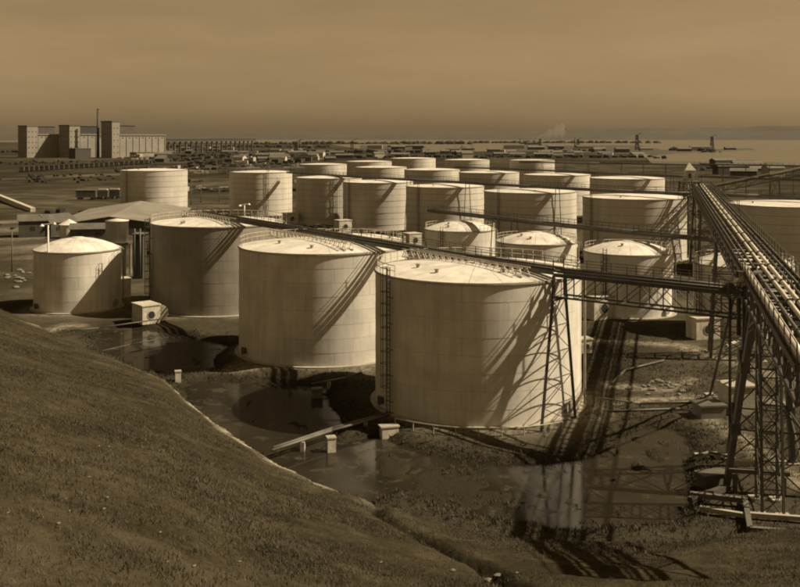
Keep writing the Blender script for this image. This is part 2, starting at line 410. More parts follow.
# harbour water: wide sheet to the right, channel in the middle
sea = flat_poly('harbour_water', [W(652,164.5), W(700,163.6), W(760,163.6), W(900,166), (1600, 900), (12000, 2500), (12000, 9000), (-3000, 12500), (-3000,5200), (-900, 4600), W(330,144.5), W(372,151), W(430,152), W(520,151.5), W(560,150), W(600,149), W(640,151)], .30, M_sea)
tag(sea, kind='structure')
def land(name, pts, h, m, n=None):
    # low land with sloping banks and uneven top
    cx = sum(p[0] for p in pts)/len(pts); cy = sum(p[1] for p in pts)/len(pts)
    P = []; 
    for (a, b_), (c_, d) in zip(pts, pts[1:]+pts[:1]):
        k_ = max(2, int(math.hypot(c_-a, d-b_)/(n or 40)))
        for k in range(k_): P.append((a+(c_-a)*k/k_, b_+(d-b_)*k/k_))
    K = len(P); V = []; Fs = []
    for s_, hh in ((1.0, .0), (.97, .6), (.9, .9), (.6, 1.0)):
        for i, (x, y) in enumerate(P):
            V.append((cx+(x-cx)*s_, cy+(y-cy)*s_, .25+h*hh*(1 if hh < .5 else random.uniform(.75, 1.15))))
    for r in range(3):
        for i in range(K): Fs.append((r*K+i, r*K+(i+1)%K, (r+1)*K+(i+1)%K, (r+1)*K+i))
    Fs.append(tuple(range(3*K, 4*K)))
    o = MB().add(V, Fs).build(name, m); tag(o, kind='structure'); return o
M_spit = mat('spit_earth', .045, .95, .01, .3, warm=1.6, fine=(.06,.3), coords='Object')
M_hillfar = mat('far_hill_scrub', .05, .95, .002, .25, warm=1.6, fine=(.01,.2))
land('harbour_spit', [W(650,156), W(690,152.8), W(757,150.2), W(752,149), W(700,150.5), W(650,151)], 1.8, M_spit)
land('harbour_quay', [W(560,152), W(640,155), W(672,152), W(640,145.5), W(560,146)], 1.5, M_spit)
land('wharf_point', [W(360,151.5), W(428,151.5), W(426,147), W(360,146)], 2.0, M_spit, 60)
land('inner_quay', [W(500,151.8), W(565,151.5), W(565,145), W(505,145)], 2.0, M_spit, 60)
# far shore: long low hills round the harbour
def ridge(name, x0, x1, y0, depth, hfun, m, nseg=120):
    V = []; Fs = []
    for i in range(nseg+1):
        x = x0+(x1-x0)*i/nseg; h = hfun(x)
        V += [(x, y0, 0), (x, y0+depth*.3, h*.75), (x, y0+depth*.5, h), (x, y0+depth, 0)]
    for i in range(nseg):
        for k in range(3): Fs.append((i*4+k, (i+1)*4+k, (i+1)*4+k+1, i*4+k+1))
    o = MB().add(V, Fs).build(name, m, None, True); tag(o, kind='structure')
def hf(x):
    px = 400+x*F/9500
    return float(np.interp(px, [-100,140,250,400,560,650,700,800,1000], [30,34,40,60,85,105,112,130,150]))+5*math.sin(x*.004)+4*math.sin(x*.011+1)
ridge('far_hills', -6000, 7000, 8800, 1400, hf, M_hillfar)

# ------------------------------------------------------------------ tanks
def radial_normals(me, zbias=0):
    vn = []
    for v in me.vertices:
        n = Vector((v.co.x, v.co.y, 0)); vn.append(n.normalized() if n.length > 0 else Vector((0,0,1)))
    me.polygons.foreach_set('use_smooth', [True]*len(me.polygons))
    me.normals_split_custom_set_from_vertices(vn)
def railing_arc(R, z, a0, a1, n, hgt=1.0, r=.035):
    m = MB(); pts = []
    for i in range(n+1):
        t = a0+(a1-a0)*i/n; p = (R*math.cos(t), R*math.sin(t)); pts.append(p)
        m.tube((p[0], p[1], z), (p[0], p[1], z+hgt), r, 4)
    for zz in (hgt, hgt*.5): m.path([(p[0], p[1], z+zz) for p in pts], r, 4)
    return m
def ladder(R, ang, z0, z1, cage=True):
    m = MB(); c, s = math.cos(ang), math.sin(ang); tx, ty = -s, c
    for e in (-.28, .28):
        p = ((R+.35)*c+tx*e, (R+.35)*s+ty*e); m.beam((p[0], p[1], z0), (p[0], p[1], z1+1.0), .09)
    z = z0+.3
    while z < z1+.9:
        a = ((R+.35)*c-tx*.28, (R+.35)*s-ty*.28, z); b_ = ((R+.35)*c+tx*.28, (R+.35)*s+ty*.28, z); m.beam(a, b_, .05); z += .4
    z = z0+1
    while z < z1:
        for e in (-.28, .28): m.beam((R*c+tx*e, R*s+ty*e, z), ((R+.35)*c+tx*e, (R+.35)*s+ty*e, z), .06)
        z += 2.4
    g = MB()
    if cage:
        z = z0+2.4; ring = []
        while z < z1+1:
            q = [((R+.35)*c+tx*e+c*o, (R+.35)*s+ty*e+s*o, z) for e, o in ((-.3,0),(-.4,.35),(-.2,.7),(.2,.7),(.4,.35),(.3,0))]
            g.path(q, .03, 4); ring.append(q); z += 1.1
        for k in range(1, 5): g.beam(ring[0][k], ring[-1][k], .05)
    return m, g
def bracket_pipe(R, ang, z0, z1, r=.12):
    m = MB(); c, s = math.cos(ang), math.sin(ang)
    m.tube(((R+.4)*c, (R+.4)*s, z0), ((R+.4)*c, (R+.4)*s, z1), r, 6)
    m.tube(((R+.4)*c, (R+.4)*s, z1), ((R-.6)*c, (R-.6)*s, z1+.2), r, 6)
    return m
def manhole(R, ang, z, r=.45):
    m = MB(); c, s = math.cos(ang), math.sin(ang)
    m.tube(((R-.05)*c, (R-.05)*s, z), ((R+.30)*c, (R+.30)*s, z), r, 12)
    m.tube(((R+.30)*c, (R+.30)*s, z), ((R+.38)*c, (R+.38)*s, z), r*1.3, 12); return m

def tank(name, x, y, R, H, dome, label, group=None, detail=2, mshell=None, plates=10, courses=8, ladder_at=None, rails=None, roof_bits=True, mroof=None, z0=0.0):
    mshell = mshell or M_paint; mroof = mroof or M_roof
    root = empty(name, (x, y, z0), 0, label, 'storage tank', group); H = H-z0
    nseg = 96 if detail else 64
    fa = math.atan2(-y, -x)          # direction of the viewer
    if detail == 2:
        MB().lathe([(R-.03, .0), (R-.03, H-.02)], 120).build('shell_lining', M_paint_inner, root, True)
        ch = H/courses; gap = .02
        for alt in (0, 1):
            pm = MB(); rr_ = R+.012*alt; seg = 12; da = 2*math.pi/plates; ga = gap/R/2
            for i in range(seg+1):
                t = -da/2+ga+(da-2*ga)*i/seg
                for rad in (rr_, rr_-.03):
                    for z in (gap/2, ch-gap/2): pm.v.append((rad*math.cos(t), rad*math.sin(t), z))
            for i in range(seg):
                k = i*4; pm.f += [(k, k+4, k+5, k+1), (k+1, k+5, k+7, k+3), (k, k+2, k+6, k+4)]
            pme = pm.mesh('shell_plate', mshell); radial_normals(pme)
            for cidx in range(courses):
                if cidx % 2 != alt: continue
                for p in range(plates):
                    inst('shell_plate', pme, root, (0, 0, cidx*ch), da*(p+(cidx % 3)/3.0)+.2)
    else:
        prof = []
        nc = courses; ch = H/nc
        for c_ in range(nc):
            prof += [(R+.03*(c_ % 2), c_*ch), (R+.03*(c_ % 2), (c_+1)*ch)]
        o = MB().lathe(prof, nseg).build('shell', mshell, root); radial_normals(o.data)
        m_ = MB()
        for c_ in range(1, nc): m_.lathe([(R+.03, c_*ch-.05), (R+.045, c_*ch-.05), (R+.045, c_*ch+.05), (R+.03, c_*ch+.05)], nseg)
        m_.build('weld_bands', M_rim if mshell != M_grey else M_dark, root)
    # roof
    if detail == 2:
        nw = 20; seg = 3; pr = [(R*t, H+.06+dome*(1-t*t)) for t in (1.0, .8, .6, .4, .2, .04)]
        da = 2*math.pi/nw; g = .0
        wm = MB()
        for i in range(seg+1):
            for r, z in pr:
                t = -da/2+da*i/seg; gg = (.015/max(r, .5))*(1 if i == 0 else (-1 if i == seg else 0)); wm.v.append((r*math.cos(t+gg), r*math.sin(t+gg), z))
        k = len(pr)
        for i in range(seg):
            for q in range(k-1): wm.f.append((i*k+q, (i+1)*k+q, (i+1)*k+q+1, i*k+q+1))
        wme = wm.mesh('roof_panel', mroof)
        for p in range(nw): inst('roof_panel', wme, root, (0,0,0), da*p)
        MB().lathe([(R-.1, H-.05)]+[(r-.02, z-.05) for r, z in pr[1:]]+[(.0, H+dome)], 40).build('roof_deck', M_paint_inner, root)
        MB().lathe([(.9, H+dome-.04), (.9, H+dome+.10), (0.01, H+dome+.16)], 16).build('roof_cap', mroof, root)
    else:
        pr = [(R*t, H+.05+dome*(1-t*t)) for t in (1.0, .85, .7, .5, .3, .1, .0001)]
        MB().lathe(pr, nseg).build('roof', mroof, root, True)
    MB().lathe([(R-.05, H-.06), (R+.14, H-.06), (R+.14, H+.03), (R+.06, H+.03), (R+.06, H+.12), (R-.05, H+.12)], nseg).build('rim_ring', M_rim, root)
    if detail >= 1:
        MB().lathe([(R+.02, .0), (R+.5, .0), (R+.5, .12), (R+.02, .16)], nseg, (0,0,.02)).build('base_ring', M_conc, root)
    if ladder_at is not None:
        lm_, gm_ = ladder(R, fa+ladder_at, .2, H, detail == 2)
        lo = lm_.build('ladder', M_dark, root)
        if gm_.v: gm_.build('safety_cage', M_dark, lo)
    if detail == 2:
        bracket_pipe(R, fa-.55+1.9, .3, H).build('vent_pipe', M_rim, root)
        manhole(R, fa+.95, 1.0).build('manhole', M_rim, root)
        manhole(R, fa-1.1, .9, .35).build('outlet_nozzle', M_dark, root)
    if rails:
        railing_arc(R-.15, H+.1, rails[0], rails[1], rails[2]).build('railing', M_rail, root)
    if roof_bits:
        for k in range(3 if detail == 2 else 1):
            t = fa+random.uniform(-1.2, 1.2); rad = R*random.uniform(.45, .8); zz = H+dome*(1-(rad/R)**2)
            px_, py_ = rad*math.cos(t), rad*math.sin(t)
            MB().tube((px_, py_, zz-.1), (px_, py_, zz+.35), .17, 10).tube((px_, py_, zz+.35), (px_, py_, zz+.42), .26, 10).build('roof_vent', M_rim, root)
    return root

T1 = tank('storage_tank', 7.6, 98, 10, 13, .7, 'large pale riveted tank with caged ladder, nearest in the foreground, beside the steel trestle', ladder_at=-.92, rails=(R_(-30), R_(215), 34), z0=.35)
T2 = tank('storage_tank', -9.2, 120, 10, 13, .7, 'large pale tank partly hidden behind the nearest tank, dark pond at its foot', rails=(R_(-10), R_(200), 30), z0=.6)
T3 = tank('storage_tank', -27.9, 153, 10, 13, .6, 'darker grey tank between the left domed tank and the big pale tanks', mshell=M_grey, ladder_at=-1.28, rails=(R_(-10), R_(200), 30), z0=.2)
T4 = tank('storage_tank', -49.3, 153, 6.4, 8.9, 1.7, 'small pale domed tank at far left behind the tall lamp post', plates=8, courses=5, roof_bits=False)
MID = [(11.1,185,6.5,'small domed tank behind the nearest tank, leftmost of the low row under the second catwalk'),
       (22.2,163,6.5,'small domed tank second from left in the low row under the second catwalk'),
       (34.0,149,6.5,'small domed tank in the low row with its base visible behind the truss bridge'),
       (46.3,135,6.5,'small domed tank half hidden behind the sloping pipe bridge and its trestles')]
for i, (x, y, r, lb) in enumerate(MID):
    tank('storage_tank', x, y, r, 9.0, 1.45, lb, 'small domed tanks in the middle row', plates=8, courses=5, ladder_at=-.9 if i % 2 else -.5, rails=(R_(-60), R_(190), 26))
tank('storage_tank', -7.3, 166, 7.7, 9.0, .8, 'low tank whose pale railed roof shows just behind the second large tank', detail=1, rails=(R_(-20), R_(200), 28), courses=5)
BACK = [(-86,350,11.4,14.4,'long pale tank standing alone at left before the silos'),
        (-47,338,10.5,14.2,'pale tank with rail trestle on top, left end of the long middle row'),
        (-21.7,306,10.0,13.6,'pale tank in the long row, third from left, valve house at its foot'),
        (-6.3,286,10.0,13.2,'pale tank in the long row directly behind the second large tank'),
        (11.9,265,10.3,13.0,'pale tank in the long row behind the first small domed tank'),
        (31.2,240,11.0,13.0,'pale tank in the long row behind the second small domed tank'),
        (50.8,217,11.0,13.0,'pale tank in the long row just left of the junction tower'),
        (75.5,194,11.2,13.0,'pale tank at the right edge beyond the sloping pipe bridge')]
for x, y, r, h, lb in BACK:
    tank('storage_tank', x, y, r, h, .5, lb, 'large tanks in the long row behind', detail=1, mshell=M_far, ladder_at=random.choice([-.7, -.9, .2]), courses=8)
C_ROW = [(627,312,11.4,13.2,'far pale tank behind the junction tower, right end of its row'),(557,340,11.2,13.2,'far pale tank second from the right in its row'),
         (489,368,11.0,13.0,'far pale tank in the middle of the third row'),(432,398,11.0,13.0,'far pale tank fourth from the right in the third row'),(381,430,11,13,'far pale tank fifth from the right in the third row'),
         (532,560,12.5,13.0,'distant tank by the inner quay, right of the far group'),(467,560,12.5,13.2,'distant tank near the moored ship'),
         (413,600,13.5,13.2,'distant tank left of the moored ship, on the far row'),(369,530,12,13,'distant pale tank above the long row, centre left'),(323,490,11.6,12.6,'distant pale tank above the long row, leftmost of the far group')]
for px, d, r, h, lb in C_ROW:
    x, y = WD(px, d)
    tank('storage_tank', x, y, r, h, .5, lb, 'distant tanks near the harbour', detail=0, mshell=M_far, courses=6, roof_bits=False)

# ------------------------------------------------------------------ catwalks
def catwalk(name, pts, z, label, wd=1.6, truss=0.0, rail=True, heavy=False, mrail=None):
    root = empty(name, (pts[0][0], pts[0][1], 0), 0, label, 'catwalk'); ox, oy = pts[0]
    mrail = mrail or M_dark
    for (a, b_) in zip(pts[:-1], pts[1:]):
        A = Vector((a[0]-ox, a[1]-oy, z)); B = Vector((b_[0]-ox, b_[1]-oy, z)); d = (B-A).normalized(); L_ = (B-A).length; s = Vector((d.y, -d.x, 0))
        deck = MB(); deck.beam(A-Vector((0,0,.06)), B-Vector((0,0,.06)), .5, .08); deck.build('deck', M_wood, root)
        for e in (-1, 1):
            MB().beam(A+s*e*wd/2-Vector((0,0,.2)), B+s*e*wd/2-Vector((0,0,.2)), .14, .34).build('side_beam', M_dark, root)
            if rail:
                m = MB(); n = max(2, int(L_/2.2))
                for i in range(n+1):
                    p = A+d*(L_*i/n)+s*e*(wd/2-.05); m.beam(p, p+Vector((0,0,1.05)), .06)
                for zz in (.55, 1.05): m.beam(A+s*e*(wd/2-.05)+Vector((0,0,zz)), B+s*e*(wd/2-.05)+Vector((0,0,zz)), .05)
                m.build('handrail', mrail, root)
        # pipes carried by the deck
        for e, r in ((-.45, .14), (.35, .10)):
            MB().tube(A+s*e*wd+Vector((0,0,.12)), B+s*e*wd+Vector((0,0,.12)), r, 8).build('carried_pipe', M_rust if e < 0 else M_dark, root, True)
        if truss:
            n = max(3, int(L_/(2.0)))
            for e in (-1, 1):
                o = s*e*wd/2
                MB().beam(A+o-Vector((0,0,truss)), B+o-Vector((0,0,truss)), .16).build('lower_chord', M_dark, root)
                for i in range(n+1):
                    p = A+d*(L_*i/n)+o; MB().beam(p-Vector((0,0,.3)), p-Vector((0,0,truss)), .09).build('truss_post', M_dark, root)
                    if i < n:
                        q = A+d*(L_*(i+1)/n)+o
                        a1, b1 = (p-Vector((0,0,.35)), q-Vector((0,0,truss)))
                        if i < n/2: a1, b1 = (p-Vector((0,0,truss)), q-Vector((0,0,.35)))
                        MB().beam(a1, b1, .06).build('truss_diagonal', M_dark, root)
            m = MB()
            for i in range(n+1):
                p = A+d*(L_*i/n)-Vector((0,0,truss)); m.beam(p-s*wd/2, p+s*wd/2, .07)
            m.build('cross_ties', M_dark, root)
    return root
J = (14.3, 90.2); EN = (27.2, 79.4); ZC = 13.75
catwalk('catwalk', [(-31.5, 158.5), (-27.0, 151.2), (7.0, 99.6), J], ZC+.25, 'long dark catwalk running over the roofs of the three large near tanks', wd=1.5)
catwalk('truss_catwalk', [J, EN], ZC+.1, 'truss footbridge between the slender trestle and the foreground trestle tower', wd=1.8, truss=2.15)
# light zig-zag lattice beside the walk on the tank roofs
def zigzag(p, q, z0, z1, label, off=1.5):
    P = Vector((p[0], p[1], 0)); Qv = Vector((q[0], q[1], 0)); d = (Qv-P).normalized(); s = Vector((d.y, -d.x, 0)); L_ = (Qv-P).length
    s = -s if s.y > 0 else s
    root = empty('lattice_girder', (p[0], p[1], 0), 0, label, 'girder', 'pale lattice girders on the tank roofs')
    for o in (.95, 1.9):
        m = MB(); O = s*o; n = int(L_/1.0)
        m.beam(O+Vector((0,0,z0)), O+d*L_+Vector((0,0,z0)), .10).build('bottom_chord', M_rail, root)
        m = MB(); m.beam(O+Vector((0,0,z1)), O+d*L_+Vector((0,0,z1)), .10).build('top_chord', M_rail, root)
        m = MB()
        for i in range(n):
            a = O+d*(L_*i/n); b_ = O+d*(L_*(i+.5)/n); c_ = O+d*(L_*(i+1)/n)
            m.beam(a+Vector((0,0,z0)), b_+Vector((0,0,z1)), .06); m.beam(b_+Vector((0,0,z1)), c_+Vector((0,0,z0)), .06)
        m.build('lacing', M_rail, root)
    return root
zigzag((1.8,106.9), (12.6,91.3), 13.35, 14.15, 'pale zigzag girder beside the catwalk on the nearest tank roof')
zigzag((-15.2,129.2), (-4.4,112.7), 13.35, 14.15, 'pale zigzag girder beside the catwalk on the second tank roof')
zigzag((-33.6,162), (-23,145.5), 13.35, 14.15, 'pale zigzag girder beside the catwalk on the grey tank roof')

def posts_under(pts, z, step, label, grp, wd=1.2):
    for (a, b_) in zip(pts[:-1], pts[1:]):
        L_ = math.hypot(b_[0]-a[0], b_[1]-a[1]); n = int(L_/step)
        for i in range(1, n+1):
            t = i/(n+.5); x = a[0]+(b_[0]-a[0])*t; y = a[1]+(b_[1]-a[1])*t
            dx, dy = (b_[1]-a[1])/L_, -(b_[0]-a[0])/L_
            ok = all(math.hypot(x-q[0], y-q[1]) > q[2]+.8 for q in ALLT)
            if not ok: continue
            r = empty('support_bent', (x, y, 0), 0, label, 'catwalk support', grp)
            for e in (-1, 1): MB().beam((dx*e*1.5, dy*e*1.5, -.1), (dx*e*wd/2, dy*e*wd/2, z-.4), .16).build('leg', M_dark, r)
            MB().beam((dx*-1.1, dy*-1.1, z*.45), (dx*1.1, dy*1.1, z*.45), .1).build('cross_bar', M_dark, r)
            MB().beam((dx*-1.35, dy*-1.35, .6), (dx*1.1, dy*1.1, z*.45), .07).beam((dx*1.35, dy*1.35, .6), (dx*-1.1, dy*-1.1, z*.45), .07).build('cross_brace', M_dark, r)
ALLT = T_MAIN+[(a, b_, c_) for a, b_, c_, _ in MID]+[(a, b_, c_) for a, b_, c_, _, _ in BACK]+[(-7.3,166,7.7)]+[(WD(p, d)[0], d, r) for p, d, r, _, _ in C_ROW]
cw2 = [WD(430,196), WD(460,187), WD(545,166), WD(636,150), WD(722,139)]
catwalk('catwalk', cw2, 11.7, 'second catwalk passing above the row of small domed tanks', wd=1.2)
posts_under(cw2, 11.7, 6, 'thin steel bent carrying the second catwalk between domed tanks', 'bents under the second catwalk')
cw3 = [WD(288,330), WD(345,297), WD(445,262), WD(530,236), WD(634,212), WD(690,206)]
catwalk('catwalk', cw3, 14.4, 'third catwalk above the long row of tanks, left of the junction tower', wd=1.2)
posts_under(cw3, 14.4, 9, 'steel bent carrying the third catwalk between tanks', 'bents under the third catwalk')
catwalk('catwalk', [WD(700,204), WD(760,197), WD(840,186)], 14.4, 'dark catwalk right of the junction tower above the right edge tank', wd=1.2)
cw4 = [WD(455,380), WD(489,366), WD(557,338), WD(627,310), WD(684,292)]
catwalk('catwalk', cw4, 14.6, 'far catwalk above the third row of tanks', wd=1.2)
posts_under(cw4, 14.6, 9, 'far steel bent under the third row catwalk', 'bents under the far catwalk')
catwalk('catwalk', [WD(700,290), WD(770,275), WD(860,255)], 14.6, 'far catwalk running out of frame at the right edge', wd=1.2)
cw5 = [WD(520,470), WD(600,450), WD(700,430), WD(830,410)]
catwalk('pipe_rack', cw5, 14.2, 'most distant raised pipe rack before the harbour water', wd=1.6)
posts_under(cw5, 14.2, 10, 'distant bent under the harbour pipe rack', 'bents under the pipe rack', 1.6)
catwalk('catwalk', [(-60.5,333), (-47,338), (-33,344)], 15.4, 'raised walk with dark rails over the roof of the left row tank', wd=2.2, truss=1.2)

# ------------------------------------------------------------------ lattice towers
def lattice_tower(name, feet, tops, levels, label, legw=.28, brw=.09, cat='trestle', group=None, struts=True, pads=True, m=None, faces=None):
    m = m or M_dark
    cx = sum(f[0] for f in feet)/len(feet); cy = sum(f[1] for f in feet)/len(feet)
    root = empty(name, (cx, cy, 0), 0, label, cat, group)
    o = Vector((cx, cy, 0)); fe = [Vector(f)-o for f in feet]; to = [Vector(t)-o for t in tops]; n = len(feet)
    for a, b_ in zip(fe, to):
        MB().beam(a, b_, legw).build('leg', m, root)
        if pads: MB().box((a.x, a.y, a.z-.1), (.9, .9, .7)).build('footing', M_conc, root)
    if legw >= .28 and n > 2 and name == 'trestle_tower':
        gme = MB().box((0,0,0), (legw*1.7, legw*1.12, legw*1.9)).mesh('gusset_plate', m)
        for a, b_ in zip(fe, to):
            for k in range(levels+1): inst('gusset_plate', gme, root, a.lerp(b_, k/levels))
    prs = faces or ([(i, (i+1) % n) for i in range(n)] if n > 2 else [(0, 1)])
    for i, j in prs:
        for k in range(levels):
            t0, t1 = k/levels, (k+1)/levels
            A, B = fe[i].lerp(to[i], t0), fe[j].lerp(to[j], t0); C_, D = fe[i].lerp(to[i], t1), fe[j].lerp(to[j], t1)
            MB().beam(A, D, brw).build('cross_brace', m, root); MB().beam(B, C_, brw).build('cross_brace', m, root)
            if struts: MB().beam(C_, D, brw*1.3).build('strut', m, root)
    return root
lattice_tower('trestle', [(12.3,87.3,-.1),(16.05,91.4,-.1)], [(13.5,88.4,11.55),(14.95,90.2,11.55)], 5, 'slender tapering two legged trestle standing against the nearest tank', .24, .055)
MB_ = MB(); rt = empty('trestle', (14.25,89.3,0), 0, 'short upper bent joining slender trestle to the catwalk bend', 'trestle')
for dx, dy in ((-.6,-.7),(.6,.7),(-.6,.3),(.6,-.2)): MB().beam((dx,dy,11.5),(dx*.9,dy*.7,13.6),.16).build('leg', M_dark, rt)
MB().beam((-.85,-1.0,11.55),(.85,1.0,11.55),.2).build('cap_beam', M_dark, rt)

# sloping pipe bridge (three pipes and more between two trusses), from the junction tower towards the viewer
PB0 = Vector((67.5, 224, 15.0)); PB1 = Vector((20.8, 47, 15.0))
def pipe_bridge():
    root = empty('pipe_bridge', PB0, 0, 'long pipe bridge with bright pipes running from the junction tower to the right foreground', 'pipe bridge')
    D = (PB1-PB0); L_ = D.length; d = D.normalized(); s = Vector((-d.y, d.x, 0)); 
    if s.x < 0: s = -s
    wd = 4.0
    for e in (-1, 1):
        o = s*e*wd/2
        MB().beam(o, o+D, .22, .35).build('top_chord', M_dark, root)
        MB().beam(o-Vector((0,0,1.7)), o+D-Vector((0,0,1.7)), .2).build('lower_chord', M_dark, root)
        n = int(L_/2.6)
        for i in range(n+1):
            p = o+d*(L_*i/n); q = o+d*(L_*min(i+1, n)/n)
            MB().beam(p, p-Vector((0,0,1.7)), .10).build('truss_post', M_dark, root)
            if i < n: MB().beam(p if i % 2 else p-Vector((0,0,1.7)), q-Vector((0,0,1.7)) if i % 2 else q, .09).build('truss_diagonal', M_dark, root)
        m = MB(); n = int(L_/2.6)
        for i in range(n+1):
            p = o+d*(L_*i/n); m.beam(p, p+Vector((0,0,1.2)), .06)
        for zz in (.6, 1.2): m.beam(o+Vector((0,0,zz)), o+D+Vector((0,0,zz)), .05)
        m.build('handrail', M_dark, root)
    n = int(L_/2.6)
    for i in range(n+1):
        p = d*(L_*i/n); MB().beam(p-s*wd/2+Vector((0,0,.1)), p+s*wd/2+Vector((0,0,.1)), .16).build('cross_tie', M_wood, root)
        if i < n: 
            q = d*(L_*(i+1)/n)
            if i % 2 == 0: MB().beam(p-s*wd/2-Vector((0,0,1.7)), q+s*wd/2-Vector((0,0,1.7)), .08).build('wind_brace', M_dark, root)
    for off, r, mm, nm in ((-1.9,.09,M_rust,'pipe'),(-1.45,.08,M_rust,'pipe'),(-1.0,.11,M_rust,'pipe'),(-.3,.15,M_pipe,'lagged_pipe'),(.3,.16,M_pipe,'lagged_pipe'),(.85,.08,M_rust,'pipe'),(1.3,.11,M_rust,'pipe'),(1.8,.08,M_rust,'pipe')):
        MB().tube(s*off+Vector((0,0,.2+r)), s*off+D+Vector((0,0,.2+r)), r, 10).build(nm, mm, root, True)
        k = 6.5+abs(off); fme = MB().tube((0,0,.2+r), d*.22+Vector((0,0,.2+r)), r*1.6, 10).mesh('pipe_flange', M_dark)
        while k < L_:
            inst('pipe_flange', fme, root, s*off+d*k); k += 9.3
    A2 = s*-1.75+D*.81; B2 = s*-1.75+D
    MB().tube(A2+Vector((0,0,.45)), B2+Vector((0,0,.45)), .24, 10).tube(A2+Vector((0,0,.45)), A2-Vector((0,0,2.5)), .24, 10).build('lagged_pipe', M_pipe, root, True)
    mm = MB().beam(-s*.0+Vector((0,0,-.15)), D+Vector((0,0,-.15)), .35, .08); mm.build('walkway', M_wood, root)
    return root
pipe_bridge()
dv = (PB1-PB0).normalized(); sv = Vector((-dv.y, dv.x, 0)); sv = sv if sv.x > 0 else -sv
def bent_at(dist_y, label, spread=1.3, deep=2.2):
    t = (dist_y-PB0.y)/(PB1.y-PB0.y); c = PB0.lerp(PB1, t); c.z = 0
    f = [c-sv*2.2*spread-dv*deep, c+sv*2.2*spread-dv*deep, c+sv*2.2*spread+dv*deep, c-sv*2.2*spread+dv*deep]
    tp = [c-sv*2.1-dv*.7+Vector((0,0,13.2)), c+sv*2.1-dv*.7+Vector((0,0,13.2)), c+sv*2.1+dv*.7+Vector((0,0,13.2)), c-sv*2.1+dv*.7+Vector((0,0,13.2))]
    lattice_tower('trestle_tower', f, tp, 4, label, .3, .1)
for yy, lb in ((207,'lattice trestle under the pipe bridge next to the junction tower'),(168,'lattice trestle under the pipe bridge beyond the half hidden domed tank'),(118,'lattice trestle under the pipe bridge behind the foreground tower, by the valve hut')):
    bent_at(yy, lb)
# foreground trestle tower
lattice_tower('trestle_tower', [(24.0,73.7,-.1),(29.6,72.0,-.1),(31.2,79.5,-.1),(26.6,81.0,-.1)], [(26.6,75.2,13.2),(29.4,74.4,13.2),(29.8,77.6,13.2),(27.4,78.2,13.2)], 3,
              'dark splayed leg trestle tower in the right foreground under the pipe bridge', .42, .09)
lattice_tower('pipe_column', [(24.85,68.6,-.1),(26.25,68.4,-.1),(27.0,71.6,-.1),(25.6,71.9,-.1)], [(24.9,69.2,13.2),(26.2,69.0,13.2),(26.9,71.4,13.2),(25.6,71.7,13.2)], 7,
              'upright cross braced square column in front of the splayed trestle tower', .17, .05)
lattice_tower('trestle', [(31.2,100.8,-.1),(34.6,101.5,-.1)], [(27.6,82.5,13.0),(29.8,82.0,13.0)], 5, 'leaning raker legs behind the trestle tower footed on a concrete block', .2, .07)
# vertical risers and valve gear at the junction over the foreground tower
def valve_cluster():
    root = empty('valve_manifold', (27.4,78.6,0), 0, 'cluster of valves and short pipes where the footbridge meets the pipe bridge', 'valve manifold')
    for k, (dx, dy, r, z0, z1) in enumerate([(-.9,-.4,.18,10.5,15.4),(-.3,.2,.14,9.8,14.8),(.4,-.3,.22,11.0,15.8),(1.0,.3,.15,.2,14.9),(-1.3,.5,.12,.2,14.6)]):
        MB().tube((dx,dy,z0),(dx,dy,z1),r,10).build('riser_pipe', M_rust if k % 2 else M_dark, root, True)
    for dx, z in ((-.9,14.7),(.4,15.3),(-.3,13.9)):
        MB().tube((dx-.35,-.6,z),(dx+.35,-.6,z),.34,12).tube((dx,-.6,z),(dx,-.6,z+.8),.06,6).build('valve', M_pipe if dx < -.5 else M_dark, root)
        MB().tube((dx,-.6,z+.78),(dx,-.6,z+.84),.36,12).build('hand_wheel', M_dark, COL.objects[-1])
    MB().beam((-2.0,0,13.55),(2.0,0,13.55),2.2,.12).build('platform', M_wood, root)
    m = MB()
    for x in (-2,-1,0,1,2):
        for y in (-1.05,1.05): m.beam((x,y,13.6),(x,y,14.7),.06)
    for y in (-1.05,1.05): m.beam((-2,y,14.7),(2,y,14.7),.05); m.beam((-2,y,14.15),(2,y,14.15),.05)
    m.build('handrail', M_dark, root)
valve_cluster()

# junction tower
def junction_tower():
    cx, cy = WD(689, 222)
    lattice_tower('junction_tower', [(cx-1.9,cy-1.9,0),(cx+1.9,cy-1.9,0),(cx+1.9,cy+1.9,0),(cx-1.9,cy+1.9,0)], [(cx-1.7,cy-1.7,16),(cx+1.7,cy-1.7,16),(cx+1.7,cy+1.7,16),(cx-1.7,cy+1.7,16)], 5,
      'tall junction tower with pale pointed-roof cabin at the head of the pipe bridge', .3, .12, 'tower')
    r = [o for o in COL.objects if o.name.startswith('junction_tower')][0]
    MB().box((0,0,16.1),(4.4,4.4,.2)).build('floor', M_wood, r)
    MB().box((0,0,17.4),(1.9,1.9,2.4)).build('cabin', M_conc, r)
    MB().add([(-1.25,-1.25,18.6),(1.25,-1.25,18.6),(1.25,1.25,18.6),(-1.25,1.25,18.6),(0,0,20.4)],[(0,1,4),(1,2,4),(2,3,4),(3,0,4),(3,2,1,0)]).build('pointed_roof', M_conc, r)
    m = MB()
    for x, y in ((-2.1,-2.1),(0,-2.1),(2.1,-2.1),(2.1,0),(2.1,2.1),(-2.1,2.1),(-2.1,0)): m.beam((x,y,16.2),(x,y,17.3),.08)
    m.beam((-2.1,-2.1,17.3),(2.1,-2.1,17.3),.07).beam((2.1,-2.1,17.3),(2.1,2.1,17.3),.07).beam((-2.1,-2.1,17.3),(-2.1,2.1,17.3),.07)
    m.build('handrail', M_dark, r)
    MB().box((-.1,-.98,17.4),(.6,.08,1.0)).build('window', M_glass, r)
    for dx in (-.8, .5, 1.1): MB().tube((dx,-2.1,.2),(dx,-2.1,15.5),.16,8).build('riser_pipe', M_pipe if dx > 0 else M_rust, r, True)
junction_tower()
